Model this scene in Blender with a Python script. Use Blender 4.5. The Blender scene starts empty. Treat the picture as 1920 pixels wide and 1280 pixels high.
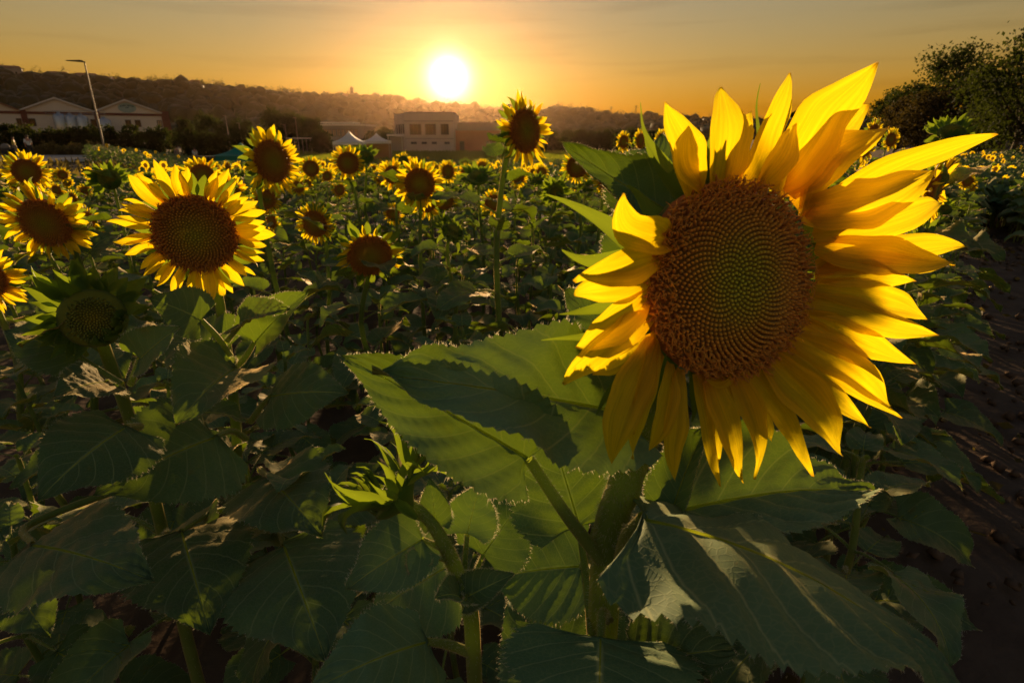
import bpy, math, random
import numpy as np
from mathutils import Matrix, Vector
R = math.radians
SC = bpy.context.scene
COL = SC.collection

# ------------------------------------------------------------------ camera
F = 1055.0                                    # focal length in photograph pixels (1920 wide)
CAMZ = 1.6
TH = math.atan2(382.0, F)                     # pitch down
CT, ST = math.cos(TH), math.sin(TH)
cam_d = bpy.data.cameras.new('camera')
cam_d.sensor_width = 36.0
cam_d.lens = F / 1920.0 * 36.0
cam_d.clip_start = 0.02
cam_d.clip_end = 5000
cam_d.dof.use_dof = True
cam_d.dof.focus_distance = 0.85
cam_d.dof.aperture_fstop = 10.0
cam = bpy.data.objects.new('camera', cam_d)
COL.objects.link(cam)
cam.location = (0, 0, CAMZ)
cam.rotation_euler = (R(90) - TH, 0, 0)
SC.camera = cam

# ------------------------------------------------------------------ world, sun, exposure
SUN_EL, SUN_AZ = R(5.2), R(-5.85)             # azimuth from +Y towards +X
SD = (math.cos(SUN_EL) * math.sin(SUN_AZ), math.cos(SUN_EL) * math.cos(SUN_AZ), math.sin(SUN_EL))
w = bpy.data.worlds.new('World'); SC.world = w; w.use_nodes = True
nt = w.node_tree; nt.nodes.clear()
def wn(t, **k):
    n = nt.nodes.new(t)
    for a, b in k.items(): setattr(n, a, b)
    return n
sky = wn('ShaderNodeTexSky', sky_type='NISHITA', sun_disc=False)
sky.sun_elevation = SUN_EL
sky.sun_rotation = SUN_AZ
sky.altitude = 100; sky.air_density = 2.1; sky.dust_density = 0.0; sky.ozone_density = 1.0
tint = wn('ShaderNodeMix', data_type='RGBA', blend_type='MULTIPLY'); tint.inputs[0].default_value = 1.0
nt.links.new(sky.outputs[0], tint.inputs[6]); tint.inputs[7].default_value = (.53, .525, .76, 1)
# the sun's disc and the aureole the air makes round it
geo = wn('ShaderNodeTexCoord')
nrm = wn('ShaderNodeVectorMath', operation='NORMALIZE'); nt.links.new(geo.outputs['Generated'], nrm.inputs[0])
dot = wn('ShaderNodeVectorMath', operation='DOT_PRODUCT'); nt.links.new(nrm.outputs[0], dot.inputs[0])
dot.inputs[1].default_value = SD
ang = wn('ShaderNodeMath', operation='ARCCOSINE'); nt.links.new(dot.outputs['Value'], ang.inputs[0])
def expo(k, p, col):
    a = wn('ShaderNodeMath', operation='DIVIDE'); nt.links.new(ang.outputs[0], a.inputs[0]); a.inputs[1].default_value = R(k)
    b = wn('ShaderNodeMath', operation='POWER'); nt.links.new(a.outputs[0], b.inputs[0]); b.inputs[1].default_value = p
    c = wn('ShaderNodeMath', operation='MULTIPLY'); nt.links.new(b.outputs[0], c.inputs[0]); c.inputs[1].default_value = -1.0
    d = wn('ShaderNodeMath', operation='EXPONENT'); nt.links.new(c.outputs[0], d.inputs[0])
    e = wn('ShaderNodeVectorMath', operation='SCALE'); e.inputs[0].default_value = col; nt.links.new(d.outputs[0], e.inputs[3])
    return e
GLOW = [(1.3, 1.6, (30, 27, 21)), (3.6, 1.1, (2.2, 1.3, .35))]
# thin streaks of high cloud, the same all round the sky
mpc = wn('ShaderNodeMapping'); mpc.inputs['Scale'].default_value = (2.2, 2.2, 30); nt.links.new(nrm.outputs[0], mpc.inputs[0])
nc = wn('ShaderNodeTexNoise'); nc.inputs['Scale'].default_value = 1.6; nc.inputs['Detail'].default_value = 6; nt.links.new(mpc.outputs[0], nc.inputs[0])
mc_ = wn('ShaderNodeMapRange'); nt.links.new(nc.outputs[0], mc_.inputs[0]); mc_.inputs[1].default_value = .52; mc_.inputs[2].default_value = .78; mc_.inputs[3].default_value = 1.0; mc_.inputs[4].default_value = .80
cs = wn('ShaderNodeVectorMath', operation='SCALE'); nt.links.new(tint.outputs[2], cs.inputs[0]); nt.links.new(mc_.outputs[0], cs.inputs[3])
acc = cs.outputs[0]
for k, p, c in GLOW:
    e = expo(k, p, c)
    s = wn('ShaderNodeVectorMath', operation='ADD'); nt.links.new(acc, s.inputs[0]); nt.links.new(e.outputs[0], s.inputs[1]); acc = s.outputs[0]
bg = wn('ShaderNodeBackground'); bg.inputs[1].default_value = 0.050
out = wn('ShaderNodeOutputWorld')
nt.links.new(acc, bg.inputs[0]); nt.links.new(bg.outputs[0], out.inputs[0])

sd = bpy.data.lights.new('sun', 'SUN'); sd.energy = 3.15; sd.angle = R(0.6); sd.color = (1.0, 0.64, 0.31)
sun = bpy.data.objects.new('sun', sd); COL.objects.link(sun)
sun.rotation_euler = Vector(SD).to_track_quat('Z', 'Y').to_euler()
sun.location = (-10, 100, 30)

vs = SC.view_settings
vs.view_transform = 'Standard'; vs.look = 'None'; vs.gamma = 1.0; vs.use_curve_mapping = False
vs.exposure = 1.6
cy = SC.cycles
cy.max_bounces = 9; cy.diffuse_bounces = 7; cy.glossy_bounces = 2; cy.transmission_bounces = 3; cy.transparent_max_bounces = 6
cy.volume_bounces = 0
cy.use_denoising = True
cy.sample_clamp_indirect = 10.0

# ------------------------------------------------------------------ helpers
rng = np.random.default_rng(11)
random.seed(5)
CAM = np.array([0, 0, CAMZ])
def P(px, py, d):
    """the point at optical depth d seen at photograph pixel px, py"""
    x, y = (px - 960) / F, (640 - py) / F
    return CAM + d * np.array([x, y * ST + CT, y * CT - ST])
def ray(px, py):
    x, y = (px - 960) / F, (640 - py) / F
    return np.array([x, y * ST + CT, y * CT - ST])
def proj(p):
    q = np.asarray(p, float) - CAM
    d = q[..., 1] * CT - q[..., 2] * ST
    u = q[..., 1] * ST + q[..., 2] * CT
    return 960 + F * q[..., 0] / d, 640 - F * u / d, d
def nz(v):
    v = np.asarray(v, float); return v / (np.linalg.norm(v) + 1e-12)
def sm(a, b, x):
    t = np.clip((np.asarray(x, float) - a) / (b - a), 0, 1); return t * t * (3 - 2 * t)
def terr(x, y):
    x = np.asarray(x, float); y = np.asarray(y, float)
    dip = -1.2 * sm(14, 34, y) * sm(-0.72, -0.5, x / np.maximum(y, 1))
    bank = 1.9 * sm(14, 34, x - 0.25 * y) * sm(10, 34, y)
    return dip * (1 - sm(.35, .7, x / np.maximum(y, 1))) + bank

def mk(name, parts, mats, smooth=True):
    """parts: list of (V, F, mat_index, UV or None) -> one mesh"""
    nv = 0; Vs = []; lv = []; ls = []; mi = []; uvs = []; st = 0
    for p in parts:
        V = np.asarray(p[0], np.float32).reshape(-1, 3); Fc = np.asarray(p[1], np.int32)
        if len(V) == 0 or len(Fc) == 0: continue
        k = Fc.shape[1]
        Vs.append(V); lv.append((Fc + nv).ravel())
        ls.append(np.arange(len(Fc), dtype=np.int32) * k + st); st += Fc.size
        mi.append(np.full(len(Fc), p[2], np.int32) if np.isscalar(p[2]) else np.asarray(p[2], np.int32))
        uv = p[3] if len(p) > 3 and p[3] is not None else np.zeros((len(V), 2), np.float32)
        uvs.append(np.asarray(uv, np.float32)[Fc.ravel()])
        nv += len(V)
    me = bpy.data.meshes.new(name)
    V = np.concatenate(Vs); lv = np.concatenate(lv); ls = np.concatenate(ls)
    me.vertices.add(len(V)); me.vertices.foreach_set('co', V.ravel())
    me.loops.add(len(lv)); me.loops.foreach_set('vertex_index', lv)
    me.polygons.add(len(ls)); me.polygons.foreach_set('loop_start', ls)
    me.polygons.foreach_set('material_index', np.concatenate(mi))
    me.polygons.foreach_set('use_smooth', np.full(len(ls), smooth, bool))
    ul = me.uv_layers.new(name='UVMap'); ul.data.foreach_set('uv', np.concatenate(uvs).ravel())
    me.update(calc_edges=True); me.validate()
    for m in mats: me.materials.append(m)
    return me
def ob(name, me, parent=None, mw=None, **pr):
    o = bpy.data.objects.new(name, me); COL.objects.link(o)
    if parent is not None: o.parent = parent
    if mw is not None: o.matrix_local = mw
    for k, v in pr.items(): o[k] = v
    return o
def root(name, loc, label, cat, group=None, rz=0.0):
    o = ob(name, None); o.location = tuple(float(c) for c in loc); o.rotation_euler = (0, 0, rz); o['label'] = label; o['category'] = cat
    o.empty_display_size = .05
    if group: o['group'] = group
    return o
def grid(nu, nv, S, U0=0., U1=1.):
    u = np.linspace(U0, U1, nu + 1); v = np.linspace(-1, 1, nv + 1)
    uu, vv = np.meshgrid(u, v, indexing='ij')
    V = S(uu, vv).reshape(-1, 3)
    i, j = np.meshgrid(np.arange(nu), np.arange(nv), indexing='ij')
    a = (i * (nv + 1) + j).ravel()
    Fc = np.stack([a, a + nv + 1, a + nv + 2, a + 1], 1)
    return V, Fc, np.stack([uu.ravel(), vv.ravel() * .5 + .5], 1)
def tube(path, rad, sides=6, cap=False):
    path = np.asarray(path, float); n = len(path); rad = np.broadcast_to(np.asarray(rad, float), (n,))
    T = np.gradient(path, axis=0); T /= np.linalg.norm(T, axis=1)[:, None] + 1e-12
    a = np.array([1., 0, 0]) if abs(T[0][0]) < .8 else np.array([0, 1., 0])
    Np = nz(np.cross(T[0], a)); fr = []
    for t in T:
        Np = nz(Np - t * np.dot(Np, t)); fr.append((Np, np.cross(t, Np)))
    an = np.arange(sides) * 2 * math.pi / sides
    V = np.concatenate([path[i] + rad[i] * (np.cos(an)[:, None] * fr[i][0] + np.sin(an)[:, None] * fr[i][1]) for i in range(n)])
    i, j = np.meshgrid(np.arange(n - 1), np.arange(sides), indexing='ij'); i = i.ravel(); j = j.ravel(); k = (j + 1) % sides
    Fc = np.stack([i * sides + j, i * sides + k, (i + 1) * sides + k, (i + 1) * sides + j], 1)
    UV = np.stack([np.repeat(np.linspace(0, 1, n), sides), np.tile(np.arange(sides) / sides, n)], 1)
    return V, Fc, UV
def catmull(pts, n):
    pts = np.asarray(pts, float); p = np.vstack([2 * pts[0] - pts[1], pts, 2 * pts[-1] - pts[-2]]); o = []
    m = len(pts) - 1
    for t in np.linspace(0, m, n):
        i = min(int(t), m - 1); f = t - i; a, b, c, d = p[i:i + 4]
        o.append(.5 * ((2 * b) + (c - a) * f + (2 * a - 5 * b + 4 * c - d) * f * f + (3 * b - a - 3 * c + d) * f ** 3))
    return np.array(o)
def box(x0, x1, y0, y1, z0, z1):
    V = np.array([[x, y, z] for z in (z0, z1) for y in (y0, y1) for x in (x0, x1)], float)
    Fc = np.array([[0, 2, 3, 1], [4, 5, 7, 6], [0, 1, 5, 4], [2, 6, 7, 3], [0, 4, 6, 2], [1, 3, 7, 5]])
    return V, Fc
def bx(name, dims, mat, parent, **pr):
    return ob(name, mk(name, [box(*dims) + (0,)], [mat], False), parent, **pr)

# ------------------------------------------------------------------ materials
def mat(name):
    m = bpy.data.materials.new(name); m.use_nodes = True; t = m.node_tree; t.nodes.clear()
    o = t.nodes.new('ShaderNodeOutputMaterial')
    def N(ty, **k):
        n = t.nodes.new(ty)
        for a, b in k.items(): setattr(n, a, b)
        return n
    L = lambda a, b: t.links.new(a, b)
    return m, N, L, o
def col4(c): return (c[0], c[1], c[2], 1)
def ramp(N, stops):
    r = N('ShaderNodeValToRGB'); e = r.color_ramp.elements
    while len(e) < len(stops): e.new(0.5)
    for i, (p, c) in enumerate(stops): e[i].position = p; e[i].color = col4(c)
    return r
def simple(name, c1, c2=None, rough=.7, scale=6., metal=0., bump=0., sheen=0., detail=5., spec=.3, bscale=None, coord='Object'):
    m, N, L, o = mat(name)
    b = N('ShaderNodeBsdfPrincipled'); b.inputs['Roughness'].default_value = rough; b.inputs['Metallic'].default_value = metal
    b.inputs['Specular IOR Level'].default_value = spec
    if sheen: b.inputs['Sheen Weight'].default_value = sheen; b.inputs['Sheen Roughness'].default_value = .4
    tc = N('ShaderNodeTexCoord')
    nn = N('ShaderNodeTexNoise'); nn.inputs['Scale'].default_value = scale; nn.inputs['Detail'].default_value = detail; L(tc.outputs[coord], nn.inputs[0])
    r = ramp(N, [(.3, c1), (.7, c2 or c1)]); L(nn.outputs[0], r.inputs[0]); L(r.outputs[0], b.inputs['Base Color'])
    if bump:
        n2 = N('ShaderNodeTexNoise'); n2.inputs['Scale'].default_value = bscale or scale * 4; n2.inputs['Detail'].default_value = 6; L(tc.outputs[coord], n2.inputs[0])
        bp = N('ShaderNodeBump'); bp.inputs['Strength'].default_value = bump; bp.inputs['Distance'].default_value = .02
        L(n2.outputs[0], bp.inputs['Height']); L(bp.outputs[0], b.inputs['Normal'])
    L(b.outputs[0], o.inputs[0]); return m
def leafmat(name, c1, c2, tr, vein=None, fac=.4, sheen=.35, rough=.55, scale=9., relief=0.):
    m, N, L, o = mat(name)
    b = N('ShaderNodeBsdfPrincipled'); b.inputs['Roughness'].default_value = rough; b.inputs['Specular IOR Level'].default_value = .12
    b.inputs['Sheen Weight'].default_value = sheen; b.inputs['Sheen Roughness'].default_value = .45; b.inputs['Sheen Tint'].default_value = (1, .68, .32, 1)
    tl = N('ShaderNodeBsdfTranslucent'); mx = N('ShaderNodeMixShader'); mx.inputs[0].default_value = fac
    tc = N('ShaderNodeTexCoord'); oi = N('ShaderNodeObjectInfo')
    nn = N('ShaderNodeTexNoise'); nn.inputs['Scale'].default_value = scale; nn.inputs['Detail'].default_value = 6; L(tc.outputs['Object'], nn.inputs[0])
    r = ramp(N, [(.3, c1), (.72, c2)]); L(nn.outputs[0], r.inputs[0])
    rc = r.outputs[0]
    if vein:
        n3 = N('ShaderNodeTexNoise'); n3.inputs['Scale'].default_value = 16; n3.inputs['Detail'].default_value = 3; L(tc.outputs['Object'], n3.inputs[0])
        m3 = N('ShaderNodeMapRange'); L(n3.outputs[0], m3.inputs[0]); m3.inputs[1].default_value = .66; m3.inputs[2].default_value = .76; m3.inputs[4].default_value = .75
        x3 = N('ShaderNodeMix', data_type='RGBA'); L(m3.outputs[0], x3.inputs[0]); L(rc, x3.inputs[6]); x3.inputs[7].default_value = (.17, .15, .05, 1); rc = x3.outputs[2]
    hs = N('ShaderNodeHueSaturation'); L(rc, hs.inputs['Color'])
    mr = N('ShaderNodeMapRange'); L(oi.outputs['Random'], mr.inputs[0]); mr.inputs[3].default_value = .75; mr.inputs[4].default_value = 1.25; L(mr.outputs[0], hs.inputs['Value'])
    mh = N('ShaderNodeMapRange'); L(oi.outputs['Random'], mh.inputs[0]); mh.inputs[3].default_value = .515; mh.inputs[4].default_value = .485; L(mh.outputs[0], hs.inputs['Hue'])
    c = hs.outputs[0]; tcol = N('ShaderNodeRGB'); tcol.outputs[0].default_value = col4(tr); tc2 = tcol.outputs[0]
    if vein:
        sx = N('ShaderNodeSeparateXYZ'); L(tc.outputs['UV'], sx.inputs[0])
        def M(op, a, bb):
            n = N('ShaderNodeMath', operation=op)
            for i, q in enumerate((a, bb)):
                if isinstance(q, (int, float)): n.inputs[i].default_value = q
                elif q is not None: L(q, n.inputs[i])
            return n.outputs[0]
        av = M('ABSOLUTE', M('MULTIPLY', M('SUBTRACT', sx.outputs[1], .5), 2.), None)
        ph = M('FRACT', M('MULTIPLY', M('SUBTRACT', sx.outputs[0], M('MULTIPLY', av, .33)), 7.), None)
        d1 = M('ABSOLUTE', M('SUBTRACT', ph, .5), None)          # 0.5 on a vein
        l1 = N('ShaderNodeMapRange'); L(d1, l1.inputs[0]); l1.inputs[1].default_value = .445; l1.inputs[2].default_value = .5
        l2 = N('ShaderNodeMapRange'); L(av, l2.inputs[0]); l2.inputs[1].default_value = .05; l2.inputs[2].default_value = .015
        l1o = M('MULTIPLY', l1.outputs[0], .75)
        vv = M('MAXIMUM', l1o, l2.outputs[0])
        # fine net between the veins
        vo = N('ShaderNodeTexVoronoi', feature='DISTANCE_TO_EDGE'); vo.inputs['Scale'].default_value = 34.; L(tc.outputs['UV'], vo.inputs[0])
        l3 = N('ShaderNodeMapRange'); L(vo.outputs['Distance'], l3.inputs[0]); l3.inputs[1].default_value = .09; l3.inputs[2].default_value = 0.; l3.inputs[3].default_value = 0.; l3.inputs[4].default_value = .22
        vv = M('MAXIMUM', vv, l3.outputs[0])
        mc = N('ShaderNodeMix', data_type='RGBA'); L(vv, mc.inputs[0]); L(c, mc.inputs[6]); mc.inputs[7].default_value = col4(vein); c = mc.outputs[2]
        md = N('ShaderNodeMix', data_type='RGBA'); L(vv, md.inputs[0]); L(tc2, md.inputs[6]); md.inputs[7].default_value = (tr[0] * 1.25, tr[1] * 1.2, tr[2] * 1.5, 1); tc2 = md.outputs[2]
        if relief:
            bp = N('ShaderNodeBump'); bp.inputs['Strength'].default_value = relief; bp.inputs['Distance'].default_value = .005
            hh = M('SUBTRACT', nn.outputs[0], M('MULTIPLY', vv, .8)); L(hh, bp.inputs['Height']); L(bp.outputs[0], b.inputs['Normal'])
    L(c, b.inputs['Base Color']); L(tc2, tl.inputs[0])
    L(b.outputs[0], mx.inputs[1]); L(tl.outputs[0], mx.inputs[2]); L(mx.outputs[0], o.inputs[0]); return m
def petalmat(name):
    m, N, L, o = mat(name)
    tc = N('ShaderNodeTexCoord'); sx = N('ShaderNodeSeparateXYZ'); L(tc.outputs['UV'], sx.inputs[0])
    oi = N('ShaderNodeObjectInfo')
    r = ramp(N, [(0., (.80, .42, .005)), (.2, (.90, .58, .006)), (1., (.93, .66, .012))]); L(sx.outputs[0], r.inputs[0])
    r2 = ramp(N, [(0., (.95, .48, .002)), (.25, (1., .72, .004)), (.96, (1., .80, .010)), (1., (.55, .30, .01))]); L(sx.outputs[0], r2.inputs[0])
    mp = N('ShaderNodeMapping'); mp.inputs['Scale'].default_value = (1.3, 16, 1); L(tc.outputs['UV'], mp.inputs[0])
    ad = N('ShaderNodeVectorMath', operation='ADD'); L(mp.outputs[0], ad.inputs[0]); L(oi.outputs['Random'], ad.inputs[1])
    ns = N('ShaderNodeTexNoise'); ns.inputs['Scale'].default_value = 1.; ns.inputs['Detail'].default_value = 3; L(ad.outputs[0], ns.inputs[0])
    mr = N('ShaderNodeMapRange'); L(ns.outputs[0], mr.inputs[0]); mr.inputs[1].default_value = .3; mr.inputs[2].default_value = .7; mr.inputs[3].default_value = .74; mr.inputs[4].default_value = 1.06
    def sc(c):
        h = N('ShaderNodeVectorMath', operation='SCALE'); L(c, h.inputs[0]); L(mr.outputs[0], h.inputs[3]); return h.outputs[0]
    b = N('ShaderNodeBsdfPrincipled'); b.inputs['Roughness'].default_value = .5; b.inputs['Specular IOR Level'].default_value = .25
    L(sc(r.outputs[0]), b.inputs['Base Color'])
    bp = N('ShaderNodeBump'); bp.inputs['Strength'].default_value = .5; bp.inputs['Distance'].default_value = .002; L(ns.outputs[0], bp.inputs['Height']); L(bp.outputs[0], b.inputs['Normal'])
    tl = N('ShaderNodeBsdfTranslucent'); L(sc(r2.outputs[0]), tl.inputs[0])
    mx = N('ShaderNodeMixShader'); mx.inputs[0].default_value = .58
    L(b.outputs[0], mx.inputs[1]); L(tl.outputs[0], mx.inputs[2]); L(mx.outputs[0], o.inputs[0]); return m
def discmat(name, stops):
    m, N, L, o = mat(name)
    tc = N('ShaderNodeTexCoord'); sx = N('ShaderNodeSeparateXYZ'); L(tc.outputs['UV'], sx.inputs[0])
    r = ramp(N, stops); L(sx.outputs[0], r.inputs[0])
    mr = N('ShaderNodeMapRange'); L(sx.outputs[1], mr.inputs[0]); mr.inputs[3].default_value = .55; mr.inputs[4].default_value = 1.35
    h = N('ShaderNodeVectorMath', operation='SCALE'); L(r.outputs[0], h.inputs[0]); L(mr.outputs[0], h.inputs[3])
    b = N('ShaderNodeBsdfPrincipled'); b.inputs['Roughness'].default_value = .7; b.inputs['Specular IOR Level'].default_value = .15; b.inputs['Sheen Weight'].default_value = .15
    tl = N('ShaderNodeBsdfTranslucent'); mx = N('ShaderNodeMixShader'); mx.inputs[0].default_value = .02
    L(h.outputs[0], b.inputs['Base Color']); L(h.outputs[0], tl.inputs[0]); L(b.outputs[0], mx.inputs[1]); L(tl.outputs[0], mx.inputs[2]); L(mx.outputs[0], o.inputs[0]); return m

M_LEAF = leafmat('leaf_blade', (.066, .146, .068), (.118, .225, .098), (.19, .29, .008), vein=(.29, .38, .18), fac=.28, sheen=.8, rough=.65, relief=.25)
M_LEAFH = leafmat('big_leaf_blade', (.085, .175, .092), (.145, .26, .135), (.19, .30, .008), vein=(.36, .43, .21), fac=.17, sheen=.22, rough=.7, relief=.16)
M_VEIN = leafmat('leaf_vein', (.17, .24, .08), (.24, .30, .12), (.8, .85, .18), fac=.8, sheen=.3)
M_STEM = leafmat('green_stem', (.13, .21, .055), (.20, .29, .085), (.36, .46, .04), fac=.34, sheen=.8, scale=14)
M_HAIR = leafmat('plant_hair', (.5, .5, .38), (.6, .6, .45), (.8, .75, .5), fac=.5, sheen=0.)
M_BRACT = leafmat('green_bract', (.06, .13, .03), (.10, .19, .045), (.26, .36, .015), fac=.42, sheen=.3)
M_PETAL = petalmat('yellow_petal')
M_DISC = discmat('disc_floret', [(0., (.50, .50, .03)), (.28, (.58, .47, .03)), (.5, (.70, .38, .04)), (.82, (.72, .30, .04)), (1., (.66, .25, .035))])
M_DISCD = discmat('dark_disc', [(0., (.42, .38, .025)), (.4, (.50, .30, .03)), (.75, (.54, .20, .03)), (1., (.48, .16, .028))])
M_BUDC = discmat('bud_centre', [(0., (.42, .36, .02)), (.6, (.26, .28, .03)), (1., (.16, .22, .04))])
M_SOIL = simple('soil', (.085, .056, .039), (.145, .10, .07), .95, 3.0, bump=.8, bscale=14, spec=.1)
M_ROAD = simple('pale_road', (.34, .29, .25), (.42, .36, .31), .9, 1.2, bump=.2)
M_BARK = simple('bark', (.05, .035, .022), (.09, .065, .04), .9, 5, bump=.6)
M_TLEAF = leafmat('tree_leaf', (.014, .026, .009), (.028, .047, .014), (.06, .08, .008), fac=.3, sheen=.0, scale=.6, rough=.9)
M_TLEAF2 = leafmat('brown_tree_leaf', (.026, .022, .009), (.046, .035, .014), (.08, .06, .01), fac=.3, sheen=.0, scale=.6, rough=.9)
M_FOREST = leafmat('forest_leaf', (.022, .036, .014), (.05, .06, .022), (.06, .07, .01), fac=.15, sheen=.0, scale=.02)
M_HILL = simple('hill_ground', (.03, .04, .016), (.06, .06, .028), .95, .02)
M_WALL = simple('cream_wall', (.70, .62, .51), (.77, .69, .58), .85, .3, bump=.05)
M_WALLW = simple('pale_wall', (.46, .42, .37), (.53, .49, .43), .85, .4, bump=.05)
M_WALLG = simple('grey_wall', (.26, .24, .22), (.32, .29, .26), .85, .4)
M_RED = simple('red_brown_trim', (.14, .045, .03), (.18, .06, .04), .7, 1.)
M_REDW = simple('orange_wall', (.36, .17, .10), (.43, .22, .13), .85, .5)
M_TILE = simple('roof_tile', (.22, .10, .06), (.30, .15, .09), .8, 2., bump=.3)
M_ROOFW = simple('white_roof', (.68, .66, .62), (.75, .72, .68), .5, 1.)
M_GLASS = simple('dark_glass', (.015, .018, .02), (.03, .03, .03), .12, 1., spec=.6)
M_WARMGL = simple('glass_painted_sunlit', (.5, .36, .24), (.6, .44, .3), .15, 1., spec=.6)  # warm reflection in the panes is put into the base colour
M_FRAME = simple('window_frame', (.06, .055, .05), (.08, .07, .06), .6, 2.)
M_STEEL = simple('steel', (.42, .44, .44), (.52, .53, .52), .38, 2., metal=.7)
M_DARKM = simple('dark_metal', (.02, .02, .02), (.035, .033, .03), .5, 3.)
M_POLE = simple('galvanised_pole', (.20, .17, .14), (.26, .22, .18), .5, 3., metal=.3)
M_TENTW = leafmat('white_canvas', (.82, .82, .78), (.86, .86, .83), (.7, .65, .55), fac=.3, sheen=0, scale=2)
M_TENTT = leafmat('teal_canvas', (.02, .20, .17), (.025, .25, .21), (.02, .22, .17), fac=.3, sheen=0, scale=2)
M_LIME = simple('lime_panel', (.25, .38, .05), (.3, .44, .06), .7, 2.)
M_WOOD = simple('wood_panel', (.28, .15, .06), (.36, .2, .09), .7, 2.)
M_SKIN = simple('skin', (.42, .22, .15), (.5, .27, .19), .6, 8.)
M_WHITE = simple('white_cloth', (.62, .66, .64), (.7, .73, .7), .9, 8.)
M_YELC = simple('yellow_cloth', (.42, .38, .03), (.5, .45, .05), .9, 8.)
M_GREYC = simple('grey_cloth', (.16, .15, .14), (.2, .19, .17), .9, 8.)
M_DARKC = simple('dark_cloth', (.02, .022, .025), (.035, .035, .04), .9, 8.)
M_HAIRP = simple('brown_hair', (.05, .03, .018), (.08, .05, .03), .7, 20.)
M_SIGNB = simple('pale_blue_sign', (.30, .42, .40), (.36, .48, .45), .7, 2.)
M_SIGNT = simple('sign_lettering', (.05, .12, .12), None, .7, 2.)
M_MEADOW = leafmat('meadow_blade', (.10, .14, .03), (.15, .19, .045), (.26, .30, .02), fac=.4, sheen=0, scale=.2)
M_GRASS = leafmat('dry_grass', (.09, .08, .03), (.16, .12, .05), (.2, .16, .03), fac=.35, sheen=0, scale=.5)

def quads_at(C, s, flat=0.0, r=rng, asp=(.45, .7)):
    """small pointed leaf faces of size s (array) at centres C, random orientation"""
    n = len(C); A = r.normal(0, 1, (n, 3)); A[:, 2] *= (1 - flat); A /= np.linalg.norm(A, axis=1)[:, None]
    B = r.normal(0, 1, (n, 3)); B -= A * (A * B).sum(1)[:, None]; B /= np.linalg.norm(B, axis=1)[:, None]
    s = np.broadcast_to(s, (n,))[:, None]; wd = r.uniform(asp[0], asp[1], (n, 1))
    V = np.stack([C - A * s * .5, C + B * s * wd * .5, C + A * s * .5, C - B * s * wd * .5], 1).reshape(-1, 3)
    k = np.arange(n) * 4
    return V, np.stack([k, k + 1, k + 2, k + 3], 1)
# ------------------------------------------------------------------ the ground
def axis(lo, hi, d0, d1, step):
    a = list(np.arange(d0, d1, step)); s = step
    while a[-1] < hi: s *= 1.16; a.append(a[-1] + s)
    s = step
    while a[0] > lo: s *= 1.16; a.insert(0, a[0] - s)
    a[0], a[-1] = lo, hi; return np.array(a)
def vnoise(x, y, seed=0):
    s = np.zeros_like(x); r = np.random.default_rng(seed)
    for f, a in ((.8, 1.), (2.1, .6), (5.3, .35), (11., .2)):
        for _ in range(3):
            th, ph = r.uniform(0, 6.28, 2); s += a * np.sin((x * math.cos(th) + y * math.sin(th)) * f * 2 + ph + 1.3 * np.sin(x * f * .7 + y * f * .9))
    return s / 4
gx = axis(-860, 860, -4, 13, .1); gy = axis(-50, 960, 0, 15, .1)
X, Y = np.meshgrid(gx, gy, indexing='ij')
near = np.exp(-((X - 2) / 6) ** 2 - ((Y - 3) / 6) ** 2) * .8 + .08
Z = terr(X, Y) + near * (.035 * vnoise(X, Y, 1) + .02 * np.abs(vnoise(X * 2.3, Y * 2.3, 2)))
nx, ny = len(gx), len(gy)
i, j = np.meshgrid(np.arange(nx - 1), np.arange(ny - 1), indexing='ij'); a = (i * ny + j).ravel()
ob('ground', mk('ground', [(np.stack([X, Y, Z], -1).reshape(-1, 3), np.stack([a, a + ny, a + ny + 1, a + 1], 1), 0)], [M_SOIL]), kind='structure')
# clods of soil along the path
cl = []
for k in range(900):
    t = rng.uniform(1.0, 13); off = rng.uniform(-.7, 1.9)
    x, y = .64 * t * 1.0 + .77 * off * .8, .77 * t - .64 * off * .8
    s = rng.uniform(.012, .045) * (1 + .05 * t)
    V = rng.normal(0, 1, (6, 3)); V = np.array([[1, 0, 0], [-1, 0, 0], [0, 1, 0], [0, -1, 0], [0, 0, 1], [0, 0, -1]]) * rng.uniform(.6, 1.1, (6, 1)) + V * .15
    V = V * s * [1, 1, .7] + [x, y, float(terr(x, y)) + .02]
    cl.append((V, np.array([[0, 2, 4], [2, 1, 4], [1, 3, 4], [3, 0, 4], [2, 0, 5], [1, 2, 5], [3, 1, 5], [0, 3, 5]]), 0))
ob('soil_clods', mk('soil_clods', cl, [M_SOIL]), kind='stuff', label='loose clods of dark earth on the path', category='soil')

lc = []
for k in range(420):
    t = rng.uniform(1.0, 14); off = rng.uniform(-.6, 1.8); x, y = .64 * t + .77 * off * .8, .77 * t - .64 * off * .8; lc.append([x, y, float(terr(x, y)) + .035 + .01 * rng.random()])
qv, qf = quads_at(np.array(lc), rng.uniform(.02, .09, len(lc)), .85)
ob('leaf_litter', mk('leaf_litter', [(qv, qf, 0, None)], [M_GRASS], False), kind='stuff', label='dry fallen leaves and straw on the earth path', category='litter')
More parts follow.
